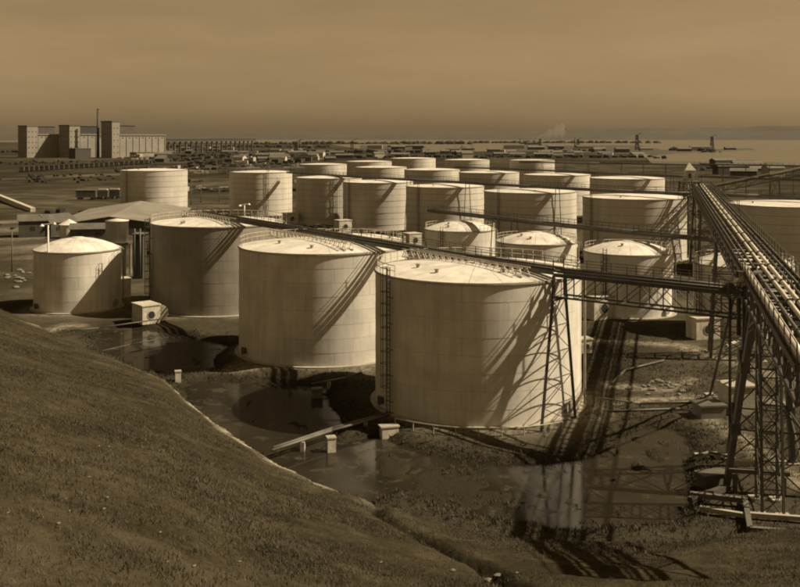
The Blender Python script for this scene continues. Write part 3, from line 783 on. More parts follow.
# inclined gallery to the right of the junction
def gallery():
    A = Vector((69.5,221,15.2)); x2, y2 = WD(860, 205); B = Vector((x2, y2, 21.9))
    root = empty('inclined_conveyor', A, 0, 'pale sloping conveyor gallery rising to the right from the junction tower', 'conveyor')
    D = B-A; d = D.normalized(); s = Vector((d.y,-d.x,0)).normalized()
    MB().beam(Vector((0,0,.3)), D+Vector((0,0,.3)), 2.2, .25).build('belt_cover', M_pipe, root)
    for e in (-1, 1):
        o = s*e*1.15
        MB().beam(o-Vector((0,0,.2)), o+D-Vector((0,0,.2)), .18, .3).build('side_beam', M_dark, root)
        MB().beam(o-Vector((0,0,1.5)), o+D-Vector((0,0,1.5)), .16).build('lower_chord', M_dark, root)
        n = int(D.length/2.5); m = MB()
        for i in range(n):
            p = o+D*(i/n); q = o+D*((i+1)/n); m.beam(p, p-Vector((0,0,1.5)), .09); m.beam(p-Vector((0,0,1.5)), q, .08)
        m.build('truss_bracing', M_dark, root)
gallery()
gx, gy = WD(775, 211)
lattice_tower('trestle', [(gx-1.4,gy,0),(gx+1.4,gy,0)], [(gx-.9,gy,17.0),(gx+.9,gy,17.0)], 5, 'slim bent holding up the sloping conveyor at right', .22, .08)

# ------------------------------------------------------------------ huts
def hut(name, px, py, wd, dp, h, rz, label, hole=True, mwall=None, over=.12, z=0, group=None, cat='valve hut'):
    x, y = W(px, py)
    root = empty(name, (x, y, z), rz, label, cat, group)
    mwall = mwall or M_whitewash; t = .15
    # walls: four slabs, front (local -Y) disc painted black for the opening's shaded inside
    MB().box((0, dp/2-t/2, h/2), (wd, t, h)).build('wall', mwall, root)
    for e in (-1, 1): MB().box((e*(wd/2-t/2), 0, h/2), (t, dp-2*t-.002, h)).build('wall', mwall, root)
    MB().box((0, -dp/2+t/2, h/2), (wd, t, h)).build('front_wall', mwall, root)
    MB().box((0, 0, h+.08), (wd+2*over, dp+2*over, .16)).build('roof_slab', mwall, root)
    if hole:
        r = h*.2
        ro = MB().tube((0, -dp/2-.06, h*.5), (0, -dp/2-.003, h*.5), r*1.25, 16).build('opening_ring', M_conc, root)
        MB().tube((0, -dp/2-.075, h*.5), (0, -dp/2-.05, h*.5), r, 16).build('opening_shade_disc', M_black, ro)
        do = MB().box((wd/2+.02, 0, h*.42), (.04, dp*.35, h*.7)).build('door', M_shed, root)
        MB().box((wd/2+.07, dp*.12, h*.4), (.06, .05, .2)).build('handle', M_dark, do)
    return root
hut('valve_hut', 703, 338, 3.4, 2.6, 2.7, R_(14), 'pale valve hut with round opening beside the foreground trestle, long shadow at its left')
hut('valve_hut', 146, 322, 2.6, 3.6, 2.5, R_(38), 'whitewashed valve box between the grey tank and the left domed tank')
hut('valve_hut', 598, 318, 3.6, 2.8, 3.2, R_(28), 'pale valve hut half behind the nearest tank, in front of a domed tank')
hut('valve_hut', 412, 246, 3.4, 3.4, 3.0, R_(30), 'small white hut between two tank roofs behind the catwalk')
hut('valve_hut', 290, 224, 3.8, 3.2, 3.2, R_(30), 'small white hut at the foot of the left row tank')
hut('valve_hut', 343, 232, 3.8, 3.2, 3.2, R_(30), 'small white hut at the foot of the third row tank')
hut('valve_hut', 123, 297, 1.9, 2.0, 3.0, R_(35), 'tiny pale box close behind the left domed tank', hole=False)
hut('valve_hut', 584, 352, 1.4, 1.4, 1.6, R_(20), 'tiny pale box at the right foot of the nearest tank')
hut('concrete_block', 737, 412, 2.6, 2.4, 2.6, R_(8), 'squat concrete housing behind the splayed tower legs', mwall=M_conc, hole=False, cat='concrete housing')
hut('concrete_block', 709, 416, 2.4, 2.0, 1.1, R_(8), 'low dark concrete block under the raker legs', mwall=M_rust, hole=False, cat='concrete block')

# big flanged outlet beside the left hut
fx, fy = W(160, 322)
fl = empty('pipe_flange', (fx, fy, 0), R_(30), 'large round pipe flange beside the whitewashed valve box', 'pipe flange')
MB().tube((0,-.2,1.3),(0,.0,1.3),1.15,24).build('flange_disc', M_conc, fl); MB().tube((0,.0,1.3),(0,2.4,1.3),.7,20).build('pipe_stub', M_conc, fl, True)

# small raised tank behind the left domed tank
sx, sy = WD(117, 188)
st = empty('header_tank', (sx, sy, 0), 0, 'small pale drum tank raised on a boxed stand behind the left domed tank', 'raised tank')
MB().lathe([(0.001,6.3),(2.1,6.3),(2.1,10.2),(2.2,10.2),(2.2,10.35),(0.001,10.7)], 32).build('drum', M_paint, st, True)
MB().box((0,0,6.1),(5.0,4.4,.35)).build('platform', M_dark, st)
for e in (-1,1):
    for g in (-1,1): MB().box((e*2.0,g*1.8,2.95),(.35,.35,5.9)).build('leg', M_conc, st)
MB().box((-.3,1.5,2.95),(3.0,.15,5.8)).build('back_panel', M_conc, st)
sx, sy = WD(140, 185)
st = empty('pump_house', (sx, sy, 0), 0, 'dark narrow pump house left of the grey tank', 'pump house')
MB().box((0,0,4),(1.8,3,8)).build('wall', M_shed, st); MB().box((0,0,8.1),(2.3,3.5,.25)).build('roof', M_roofd, st)
for dx in (-.5,.5): MB().tube((dx,-1.8,.2),(dx,-1.8,9.2),.14,8).build('riser_pipe', M_rust, st, True)
# upright white cylinder with conical roof
sx, sy = W(69, 238)
st = empty('small_silo', (sx, sy, 0), 0, 'short white cylindrical bin with cone roof beside the dark sheds', 'bin')
MB().lathe([(2.3,0),(2.3,3.6)], 28).build('shell', M_paint, st, True); MB().lathe([(2.6,3.5),(.001,4.9)], 28).build('cone_roof', M_roof, st)
MB().box((1.2,-2.1,1.1),(.8,.3,1.8), R_(-30)).build('door', M_shed, st)

# sheds
def shed(px, py, wd, dp, h, rz, label, group=None, mwall=None, mroof=None, pitch=.45, name='gable_shed', d=None, windows=True):
    x, y = WD(px, d) if d else W(px, py)
    root = empty(name, (x, y, 0), rz, label, 'shed', group); mw = mwall or M_shed; mr_ = mroof or M_roofd
    rh = dp*pitch*.5
    MB().add([(-wd/2,-dp/2,0),(wd/2,-dp/2,0),(wd/2,dp/2,0),(-wd/2,dp/2,0),(-wd/2,-dp/2,h),(wd/2,-dp/2,h),(wd/2,dp/2,h),(-wd/2,dp/2,h),(-wd/2,0,h+rh),(wd/2,0,h+rh)],
             [(0,1,5,4),(2,3,7,6),(1,2,6,9,5),(3,0,4,8,7)]).build('wall', mw, root)
    for e in (-1, 1):
        a = Vector((0, 0, h+rh+.12)); m = MB()
        y0, z0 = e*(dp/2+.4), h-.4*pitch*.9+.12
        vs = [(-wd/2-.4, 0, h+rh+.1), (wd/2+.4, 0, h+rh+.1), (wd/2+.4, y0, z0), (-wd/2-.4, y0, z0)]
        vs += [(p[0], p[1], p[2]+.12) for p in vs]
        m.add(vs, [(0,1,2,3),(7,6,5,4),(0,4,5,1),(1,5,6,2),(2,6,7,3),(3,7,4,0)]).build('roof_slope', mr_, root)
    if windows:
        n = max(1, int(wd/4))
        for k in range(n):
            MB().box((-wd/2+wd*(k+.5)/n, -dp/2-.03, h*.55), (1.1, .06, 1.0)).build('window', M_glass, root)
        MB().box((wd/2+.03, 0, h*.4), (.06, 1.6, h*.75)).build('door', M_shed, root)
    return root
shed(33, 236, 7, 6, 4.2, R_(20), 'dark gabled shed with grey roof at the left edge', d=262)
shed(54, 238, 9, 8, 3.6, R_(60), 'dark gabled shed behind the small white bin', d=266)
shed(90, 236, 9, 5, 3.0, R_(10), 'low dark shed with ragged roof right of the white bin', d=252)
shed(126.5, 232, 64, 32, 2.4, R_(97.5), 'wide low warehouse with broad grey roof behind the left domed tank', d=296, mroof=mat('broad_roof',.20,.85,.1,.2,fine=(.6,.15)), pitch=.15, name='warehouse')
shed(178, 214, 10, 7, 2.6, R_(5), 'low pale roofed shed behind the grey tank', d=225, mroof=M_whitewash)
# pale embankment wall at the far left
wl = empty('retaining_wall', (0,0,0), 0, 'long pale sloping wall running in from the left edge', 'wall')
p0, p1 = W(-12,196), W(33,212)
m = MB(); m.beam((p0[0],p0[1],1.6),(p1[0],p1[1],.5),1.6,1.8); m.build('wall_face', M_whitewash, wl)
wl['kind'] = ''; del wl['kind']
# rail wagons
def wagon(px, py, L_, label, light=False, grp='rail wagons on the left siding', rz=R_(4), cat='rail wagon'):
    x, y = W(px, py); root = empty('rail_wagon', (x, y, .2), rz, label, cat, grp)
    MB().box((0,0,1.1),(L_,2.6,.3)).build('chassis', M_dark, root)
    MB().box((0,0,2.5),(L_-.2,2.6,2.5)).build('body', M_shed, root)
    if light: MB().box((0,0,3.95),(L_*.8,2.2,.5)).build('load', M_whitewash, root)
    else: MB().box((0,0,3.83),(L_,2.8,.16)).build('roof', M_roofd, root)
    for e in (-.32,.32):
        for g in (-1,1): MB().tube((L_*e-.5,g*1.1-.06,.45),(L_*e-.5,g*1.1+.06,.45),.45,12).tube((L_*e+.7,g*1.1-.06,.45),(L_*e+.7,g*1.1+.06,.45),.45,12).build('wheelset', M_dark, root)
wagon(86.5, 200, 8.2, 'dark covered rail wagon, leftmost on the near siding')
wagon(103, 199.5, 4.6, 'open rail wagon heaped with pale load, middle of the near siding', True)
wagon(114.5, 199, 4.8, 'open rail wagon with pale load next to the lone tank', True)
ORD = 'first second third fourth fifth sixth seventh eighth ninth tenth eleventh twelfth thirteenth fourteenth fifteenth sixteenth seventeenth eighteenth nineteenth twentieth twenty-first twenty-second twenty-third twenty-fourth twenty-fifth last'.split()
for i in range(26):
    px = 22+i*5.0; py = 172.5-i*.32
    wagon(px, py, 3.3, '%s wagon from the left in the long dark line below the silos' % ORD[i], False, 'wagons in the long line below the silos', R_(6))

# ------------------------------------------------------------------ grain silos on the horizon
def silo_block(name, pxc, pxl, pxr, body_top, tower_top, twr, head, label, d=1250):
    # near corner at pxc, left (shaded) face to pxl, right face to pxr; pixel rows -> heights
    root = empty(name, (*WD(pxc, d), 0), R_(45), label, 'grain elevator')
    s2 = math.sqrt(2); k = d/F
    a = (pxr-pxc)*k*s2*1.06; b_ = (pxc-pxl)*k*s2*.97
    zb = ZY(body_top, d); zt = ZY(tower_top, d); tw = twr*k*s2
    MB().box((tw+(a-tw)/2, b_/2, zb/2), (a-tw-.01, b_-1, zb)).build('body', M_silo, root)
    nb = max(3, int((a-tw)/9))
    for i in range(nb+1):
        MB().box((tw+.8+(a-tw-1.6)*i/nb, .2, zb/2-.6), (.9, .8, zb-1.3)).build('pilaster', M_silo, root)
    for i in range(nb):
        MB().box((tw+(a-tw)*(i+.5)/nb, .47, zb-3), (1.6, .1, 1.4)).build('window', M_glass, root)
    MB().box((tw+(a-tw)/2, b_/2, zb+.6), (a-tw+.5, b_+1, 1.2)).build('parapet', M_silo, root)
    MB().box((tw/2, b_/2, zt/2), (tw, b_, zt)).build('tower', M_silo, root)
    MB().box((tw/2, b_/2, zt+.7), (tw+1, b_+1, 1.4)).build('tower_roof', M_roofd, root)
    for r in range(5):
        for c_ in range(max(1, int(tw/4))):
            MB().box((tw*(c_+.5)/max(1, int(tw/4)), -.06, zt*(.15+.17*r)), (1.0, .1, 1.6)).build('window', M_glass, root)
        for c_ in range(4):
            MB().box((-.06, b_*(c_+.5)/4, zt*(.15+.17*r)), (.1, 1.1, 1.6)).build('window', M_glass, root)
    if head:
        h0, h1, zt2, dark = head; zz = ZY(zt2, d)
        x0, x1 = (h0-pxc)*k*s2, (h1-pxc)*k*s2
        MB().box(((x0+x1)/2, b_/2-2, (zb+zz)/2+.6), (x1-x0, b_*.5, zz-zb)).build('head_house', M_shed if dark else M_silo, root)
        MB().box(((x0+x1)/2, b_/2-2, zz+.9), (x1-x0+1.5, b_*.5+1.5, .6)).build('head_roof', M_roofd, root)
    return root
silo_block('grain_elevator', 27, 12, 52, 135, 126.5, 8, (36,49,127,True), 'grain elevator at the far left of the skyline')
silo_block('grain_elevator', 69.5, 53, 95, 135, 126, 8, (76,92,126.5,True), 'grain elevator in the middle of the three')
e3 = silo_block('grain_elevator', 112, 96, 153, 135.5, 122, 6, (118,132,126,True), 'largest grain elevator with tall chimney, right of the three', 1230)
cx_, cy_ = WD(98, 1255)
ch = empty('chimney', (cx_, cy_, 0), 0, 'tall thin chimney rising behind the right grain elevator', 'chimney')
MB().tube((0,0,0),(0,0,ZY(109,1255)-1),2.0,16,1.3).build('stack', M_shed, ch, True); MB().tube((0,0,ZY(109,1255)-1),(0,0,ZY(109,1255)),1.6,16).build('cap', M_dark, ch)
hh = empty('annex', (*WD(142,1222),0), R_(45), 'flat roofed annex in front of the right grain elevator', 'annex')
MB().box((0,0,3.4),(24,16,6.8)).build('wall', M_silo, hh); MB().box((0,0,7.1),(25,17,.6)).build('roof', M_roofd, hh)
hh = empty('annex', (*WD(80,1200),0), R_(45), 'dark lean-to building at the foot of the middle grain elevator', 'annex')
MB().box((0,0,6),(20,16,12)).build('wall', M_shed, hh); MB().box((0,0,12.3),(21,17,.6)).build('roof', M_roofd, hh)
# gallery on legs right of the silos
gl = empty('elevated_gallery', (*WD(153,1500),0), 0, 'long dark gallery on many legs leading right from the silos', 'gallery')
GX = (WD(254,1900)[0]-WD(153,1500)[0]); GY = 400
MB().beam((0,0,20.5),(GX,GY,20.5),8,4.6).build('gallery_deck', M_shed, gl); MB().beam((0,0,23.2),(GX,GY,23.2),10,.7).build('roof', M_roofd, gl)
for i in range(20):
    t = (i+.5)/20; MB().box((GX*t,GY*t,9.1),(2.2,5,18.2)).build('leg', M_shed, gl)

# ------------------------------------------------------------------ harbour: ships, wharf buildings, cranes
def ship(px, py, L_, label, funnels=1, rz=0, sail=False):
    x, y = W(px, py); root = empty('ship', (x, y, 0), rz, label, 'ship')
    h = L_*.075; b_ = L_*.09
    V = []; n = 10
    for i in range(n+1):
        t = -1+2*i/n; w_ = b_*(1-abs(t)**3)+.05; sh = h*(1+.35*t*t)
        V += [(t*L_/2*.96, -w_*.7, -.5), (t*L_/2, -w_, sh), (t*L_/2, w_, sh), (t*L_/2*.96, w_*.7, -.5)]
    Fs = []
    for i in range(n):
        for k in range(3): Fs.append((i*4+k, (i+1)*4+k, (i+1)*4+k+1, i*4+k+1))
    MB().add(V, Fs).build('hull', M_hull, root)
    MB().box((0,0,h+L_*.03),(L_*.32,b_*1.2,L_*.06)).build('deck_house', M_whitewash, root)
    MB().box((L_*.04,0,h+L_*.08),(L_*.14,b_*.9,L_*.045)).build('bridge', M_whitewash, root)
    for k in range(funnels): MB().tube((-L_*.05-k*L_*.08,0,h+L_*.05),(-L_*.055-k*L_*.08,0,h+L_*.17),L_*.02,12).build('funnel', M_hull, root, True)
    for e in (-.34,.36): MB().tube((L_*e,0,h*.8),(L_*e,0,h+L_*.24),L_*.006,6).beam((L_*e,0,h+L_*.05),(L_*(e+.1),0,h+L_*.15),L_*.006).build('mast', M_dark, root)
ship(463, 150.5, 46, 'ferry with pale deckhouse crossing the harbour in the centre', 1)
ship(764, 139.6, 130, 'tiny steamer on the horizon at far right')
ship(530, 144.6, 70, 'dark freighter moored along the far quay', 2)
ship(400, 148.0, 60, 'dark hulled vessel lying at the wharf point', 1)
for i, (px, py, L_, hh_) in enumerate([(375,150,30,9),(398,151,26,8),(418,150.5,22,9),(514,150,40,9),(536,151,30,7),(556,150.5,30,8),(585,150,34,7),(600,152.5,18,6),(622,153.5,22,7),(700,151.5,36,8),(684,152.5,22,6),(730,150.8,20,5),(646,152,22,6)]):
    shed(px, py, L_, 12, hh_, R_(random.uniform(-8,8)), 'dark wharf shed on the harbour side', 'wharf sheds by the harbour', mwall=M_shed if i % 3 else M_conc, name='wharf_shed', windows=i < 3)
for px, py, h, lb in [(637,151,27,'dark harbour crane tower on the quay left of the spit'),(712,150.5,24,'square signal tower on the spit wharf'),(578,149,18,'small crane mast near the inner quay'),(352,152,16,'dark loading tower at the centre left quay'),(296,156,16,'dark coal hoist left of the wharf point'),(540,150,20,'derrick mast above the moored freighters')]:
    x, y = W(px, py); lattice_tower('harbour_tower', [(x-3,y-3,0),(x+3,y-3,0),(x+3,y+3,0),(x-3,y+3,0)], [(x-1.6,y-1.6,h),(x+1.6,y-1.6,h),(x+1.6,y+1.6,h),(x-1.6,y+1.6,h)], 3, lb, 1.0, .5, 'tower', pads=False)
    r = [o for o in COL.objects if o.name.startswith('harbour_tower')][-1]
    MB().box((0,0,h+1),(4.6,4.6,2.4)).build('cab', M_shed, r); MB().beam((-2,0,h+2),(9,0,h+7),.8).build('boom', M_dark, r)
def wood(name, px0, px1, d, hmax, seed):
    # belt of trees and roofs seen edge-on: many small clumps with gaps
    rnd = random.Random(seed); m = MB(); x0, x1 = WD(px0, d)[0], WD(px1, d)[0]; x = x0
    while x < x1:
        h = hmax*rnd.uniform(.25, 1)*(1 if rnd.random() < .8 else .3); r = h*rnd.uniform(.6, 1.3); n = 6; yy_ = d+rnd.uniform(-60, 60)
        vs = [(x+r*math.cos(i*2*math.pi/n)*rnd.uniform(.7,1.2), yy_+r*math.sin(i*2*math.pi/n), z_*h*rnd.uniform(.8,1.2)+.2) for z_ in (0, .6) for i in range(n)]
        vs.append((x+rnd.uniform(-.3,.3)*r, yy_, h)); m.add(vs, [(i, (i+1)%n, n+(i+1)%n, n+i) for i in range(n)]+[(n+i, n+(i+1)%n, 2*n) for i in range(n)])
        x += r*rnd.uniform(.5, 1.6)
    return tag(m.build(name, M_scrub), None, None, None, 'stuff')
M_scrub = mat('far_scrub', .022, .95, .05, .3, warm=1.6)
for k, (a_, b_, d_, h_, lb) in enumerate([(255, 470, 3600, 14, 'dark belt of trees behind the wharf point'), (470, 660, 4200, 13, 'dark wooded shore behind the moored vessels'), (140, 330, 2500, 9, 'dark scrub line below the elevated gallery'),
        (280, 430, 1650, 8, 'dark scrub and bushes at the wharf point'), (560, 600, 1750, 9, 'dark scrub on the inner quay'), (678, 716, 1720, 10, 'dark scrub on the harbour spit'), (0, 150, 1700, 6, 'low scrub line behind the silos'), (0, 160, 1000, 2.5, 'low hedge line in front of the silos'), (150, 300, 1350, 6, 'dark scrub and dumps below the gallery'), (180, 330, 900, 3.5, 'dark scrub across the rail yard'), (330, 660, 1250, 5, 'dark scrub line in front of the quay sheds'), (700, 830, 780, 4, 'dark scrub right of the junction tower'), (0, 120, 620, 2.0, 'low weeds crossing the left field'), (0, 40, 300, 2.5, 'dark bushes behind the left sheds')]):
    tag(wood('tree_belt', a_, b_, d_, h_, k+5), lb, 'trees')
def number_off(group, noun):
    d = {}
    for o in COL.objects:
        if o.get('group') == group and o.get('category'): d.setdefault(o['label'], []).append(o)
    for lb, os_ in d.items():
        if len(os_) < 2: continue
        os_.sort(key=lambda o: o.location.x/max(o.location.y, 1))
        for k, o in enumerate(os_):
            w_ = ORD[k] if k < len(os_)-1 else 'last'
            o['label'] = ('%s from left: %s' % (w_, lb)).replace('last from left', 'rightmost one').replace('first from left', 'leftmost one')
# chimney stacks scattered at the waterfront
for k, (px, py, h) in enumerate([(300,151,20),(575,150,24),(520,149,20)]):
    x, y = W(px, py); r = empty('chimney', (x, y, 0), 0, ['thin smokestack left of the wharf point','thin smokestack at the inner quay giving off smoke','thin smokestack behind the distant tanks'][k], 'chimney')
    MB().tube((0,0,0),(0,0,h),1.6,12,1.0).build('stack', M_shed, r, True); MB().tube((0,0,h),(0,0,h+.8),1.4,12).build('cap', M_dark, r)

# yard clutter left of centre: sheds, stacks, wagons
random.seed(31)
def free(x, y, r):
    return all(math.hypot(x-q[0], y-q[1]) > q[2]+r for q in ALLT)
def zone(px, py):
    a = 'below the elevated gallery' if px < 200 else 'above the lone left tank' if px < 230 else 'behind the left row tank' if px < 290 else 'left of the distant tank group' if px < 340 else 'behind the distant tanks' if px < 470 else 'beside the inner quay' if px < 640 else 'right of the junction tower'
    return a+(', far out' if py < 159 else ', nearer' if py < 168 else ', nearest')
SH = []
def stack_proto(kind):
    r = empty('material_stack', (0,0,0), 0, 'dark stacked material lying in the rail yard', 'material stack', 'material stacks in the rail yard')
    for k in range(4):
        h = random.uniform(.9, 2.8); MB().box((-4.6+k*3.1, random.uniform(-.6,.6), h/2), (random.uniform(2.2,3.0), random.uniform(2.5,4.5), h), random.uniform(-.1,.1)).build('stacked_pile', M_shed if kind else M_conc, r)
    return r
pr_ = [stack_proto(0), stack_proto(1)]
used = [False, False]
spots = []
for i in range(130):
    px = random.uniform(120, 330); py = random.uniform(150, 174) if i < 100 else random.uniform(172, 192)
    x, y = W(px, py)
    if not free(x, y, 8): continue
    k = random.random() < .72; k = int(k)
    c_ = copy_tree(pr_[k]) if used[k] else pr_[k]; used[k] = True
    s_ = (1.6 if py < 165 else .8)*random.uniform(.6, 1.3)
    c_['label'] = '%s yard stack %s' % ('dark' if k else 'greyish', zone(px, py))
    c_.location = (x, y, 0); c_.rotation_euler[2] = random.uniform(-.3, .3); c_.scale = (s_*random.uniform(.8, 1.8), s_, s_)
for i in range(74):
    px, py = (random.uniform(150, 340), random.uniform(148, 163)) if i < 30 else ((random.uniform(300, 660), random.uniform(152, 159)) if i < 64 else (random.uniform(700, 800), random.uniform(166, 178)))
    x, y = W(px, py)
    if not free(x, y, 9): continue
    mw_ = random.choice([M_shed, M_conc, M_shed, M_shed, M_whitewash]); L_ = random.uniform(9, 26)
    shed(px, py, L_, random.uniform(7, 11), random.uniform(3, 6), random.uniform(-.5, .5), '%s %s yard shed %s' % ('long' if L_ > 17 else 'short', {M_shed.name:'dark',M_conc.name:'grey',M_whitewash.name:'pale'}[mw_.name], zone(px, py)), 'low distant sheds before the harbour', name='yard_shed',
         mwall=mw_, windows=False)
# left yard poles and near-left debris
def pole(px, py, h, label, grp=None, r=.12, cross=True, z=0):
    x, y = W(px, py); root = empty('pole', (x, y, z), 0, label, 'pole', grp)
    MB().tube((0,0,-.2),(0,0,h),r,8,r*.7).build('shaft', M_wood, root, True)
    if cross: MB().beam((-.9,0,h-.4),(.9,0,h-.4),.12).build('cross_arm', M_wood, root)
for px, py, pl in ((191,205,'wooden pole nearest the lone left tank'),(201,203,'middle wooden pole between the lone tank and the row tank'),(219,203,'wooden pole close to the left row tank'),(12,272,'bare pole standing in the field left of the domed tank')): pole(px, py, 8, pl, 'wooden poles in the yard', .15, px != 12)
# lamp posts with T head
def lamp(px, d, h, label):
    x, y = WD(px, d); root = empty('lamp_post', (x, y, 0), 0, label, 'lamp post')
    MB().tube((0,0,-.1),(0,0,h),.17,10,.11).build('shaft', M_paint, root, True)
    MB().beam((-.9,0,h+.05),(.9,0.2,h+.3),.16).build('arm', M_paint, root)
    MB().tube((-.9,0,h-.15),(-.9,0,h+.15),.38,12,.12).build('lamp_shade', M_paint, root)
    MB().tube((.85,.2,h+.1),(.85,.2,h+.4),.30,12,.10).build('lamp_shade', M_paint, root)
lamp(48.2, 147.5, 13.0, 'tall white T headed lamp post standing before the left domed tank')
lamp(244.5, 196, 12.6, 'white T headed lamp post showing between the grey and pale tanks')

# ------------------------------------------------------------------ pipelines on the ground
def pipeline(px_pts, r, label, zoff=.5, m=None, double=False, supports=True):
    pts = [W(*p) for p in px_pts]; ox, oy = pts[0]
    root = empty('pipeline', (ox, oy, 0), 0, label, 'pipeline')
    P = [Vector((x-ox, y-oy, zoff+r)) for x, y in pts]
    MB().path(P, r, 8).build('pipe', m or M_rust, root, True)
    if double: MB().path([p+Vector((0,.7,0)) for p in P], r, 8).build('pipe', m or M_rust, root, True)
    if supports:
        for a, b_ in zip(P[:-1], P[1:]):
            n = max(1, int((b_-a).length/5))
            for i in range(n):
                p = a.lerp(b_, (i+.5)/n); z0 = min(-.9, tz(p.x+ox, p.y+oy))
                MB().box((p.x, p.y+.3, (z0+zoff)/2), (.35, 1.1, zoff-z0)).build('sleeper', M_conc, root)
    return root
pipeline([(272,456),(331,436),(398,417)], .12, 'double pipeline crossing the pond from the hill foot to the nearest tank', .35, M_rust, True)
pipeline([(312,388),(345,382),(378,370)], .10, 'single thin pipe over the dark pond between the two pale tanks', .35, M_rust)
pipeline([(70,336),(99,333),(160,324)], .09, 'thin pipe running past the left pond towards the valve box', .6, M_dark, False, False)
pipeline([(100,352),(130,345),(168,338)], .07, 'thin low pipe across the left pond', .0, M_dark, False, False)
pipeline([(590,398),(640,405),(720,402),(800,408)], .10, 'pipe lying on the earth right of the nearest tank', .05, M_rust, False, False)
pipeline([(600,413),(680,410),(700,414)], .10, 'short dark pipe on the earth above the right pond', .05, M_dark, False, False)
pipeline([(690,462),(708,457),(728,460)], .10, 'bent pipe between the pond bank and the trestle tower', .3, M_rust, False, True)
pipeline([(612,385),(625,372),(664,362)], .12, 'curved pipe leaving the valve hut behind the footbridge', .1, M_dark, False, False)
def block(px, py, s, label, m=None, rz=.3, z=-1.0, cat='concrete block'):
    x, y = W(px, py); root = empty('support_block', (x, y, 0), rz, label, cat)
    MB().box((0,0,(s[2]+z)/2),(s[0],s[1],s[2]-z)).build('block', m or M_whitewash, root)
    MB().box((0,0,s[2]+.06),(s[0]*1.15,s[1]*1.15,.12)).build('cap', m or M_conc, root)
block(331,446,(.7,.7,.7),'small white block carrying the double pipeline in mid pond')
block(389,432,(1.5,.9,.5),'white block at the nearest tank end of the double pipeline')
block(178,381,(.6,.6,1.0),'small white post at the end of the pale bank')
block(317,393,(1.0,.8,.4),'small dark block in the pond between the pale tanks', M_rust)
block(250,342,(1.4,.8,.25),'small pale slab floating near the second tank shadow')
block(100,352,(.3,.3,2.2),'thin dark post standing in the left pond', M_dark)
# base rail round the nearest tank
rl = empty('guard_rail', (7.6,98,.1), 0, 'low pipe rail curving round the foot of the nearest tank', 'rail')
m = MB(); q = []
for i in range(9):
    t = R_(-132+i*9.5); p = (12.0*math.cos(t), 12.0*math.sin(t)); q.append((p[0],p[1],.85)); MB().tube((p[0],p[1],-.2),(p[0],p[1],.85),.05,6).build('post', M_rail, rl)
MB().path(q,.05,6).build('rail_pipe', M_rail, rl)
# foundation frame of timbers in front of the tower
def beam_thing(a, b_, z, s, label, m=None, legs=0):
    A = W(*a, z); B = W(*b_, z); root = empty('foundation_beam', (A[0],A[1],0), 0, label, 'beam')
    MB().beam((0,0,z),(B[0]-A[0],B[1]-A[1],z),s,s).build('beam', m or M_wood, root)
    for k in range(2): 
        t = .1+.8*k; MB().box(((B[0]-A[0])*t,(B[1]-A[1])*t,z/2-.4),(s*.9,s*.9,z+.2)).build('footing', M_dark, root)
beam_thing((690,494),(745,500),.5,.35,'dark timber beam leading from pond to column foot')
beam_thing((700,508),(750,516),.3,.3,'second timber beam below the first, near pond corner', M_conc)
beam_thing((745,500),(750,529),.4,.35,'short cross beam joining the two pale foundation beams')
beam_thing((750,529),(812,534),.4,.35,'long front foundation beam at the lower right edge')
beam_thing((745,514),(812,519),.3,.3,'pale inner foundation beam behind the front beam', M_conc)
beam_thing((729,470),(790,474),1.6,.3,'raised horizontal timber between the tower legs')
beam_thing((733,463),(785,463),.2,.4,'pale sill beam at the back of the tower base', M_conc)
beam_thing((690,500),(728,487),.3,.4,'squat dark beam beside splayed front leg', M_dark)
block(716,485,(2.6,1.2,.9),'dark open box beside the front foot of the tower', M_rust)
# light debris: fallen pale bracket near hut
db = empty('fallen_bracket', (*W(733,346),0), .6, 'pale bent bracket lying right of the valve hut', 'bracket')
MB().beam((-1.2,0,.2),(1.2,.2,.5),.25).build('bar', M_whitewash, db); MB().beam((-.2,0,.25),(-.9,.5,.9),.2).build('arm', M_whitewash, db)

# pale stones on the hillside
sm = []
for k in range(3):
    m_ = MB(); n = 8
    prof = [(0.001,-.5),(.7,-.3),(1,.1),(.6,.5),(0.001,.65)]
    for i in range(n):
        for r, z in prof: 
            q_ = random.uniform(.75,1.2); m_.v.append((r*q_*math.cos(i*2*math.pi/n), r*q_*math.sin(i*2*math.pi/n), z*q_))
    for i in range(n):
        for q_ in range(4): m_.f.append((i*5+q_, ((i+1)%n)*5+q_, ((i+1)%n)*5+q_+1, i*5+q_+1))
    sm.append(m_.mesh('stone', M_stone))
for i in range(18):
    if i < 10: px, py = random.gauss(85, 45), random.gauss(510, 26)
    else: px, py = random.uniform(20, 470), random.uniform(420, 580)
    px = max(8, px); x, y = hill_pt(px, max(py, 430))
    o = bpy.data.objects.new('stone', sm[i % 3]); COL.objects.link(o); s_ = random.uniform(.03, .06)
    o.location = (x, y, tz(x, y)+.06); o.scale = (s_*1.3, s_, s_*.8); o.rotation_euler = (0, 0, random.uniform(0, 6))
    tag(o, 'small pale stone lying in the dry hillside grass', 'stone', 'pale stones on the hillside')
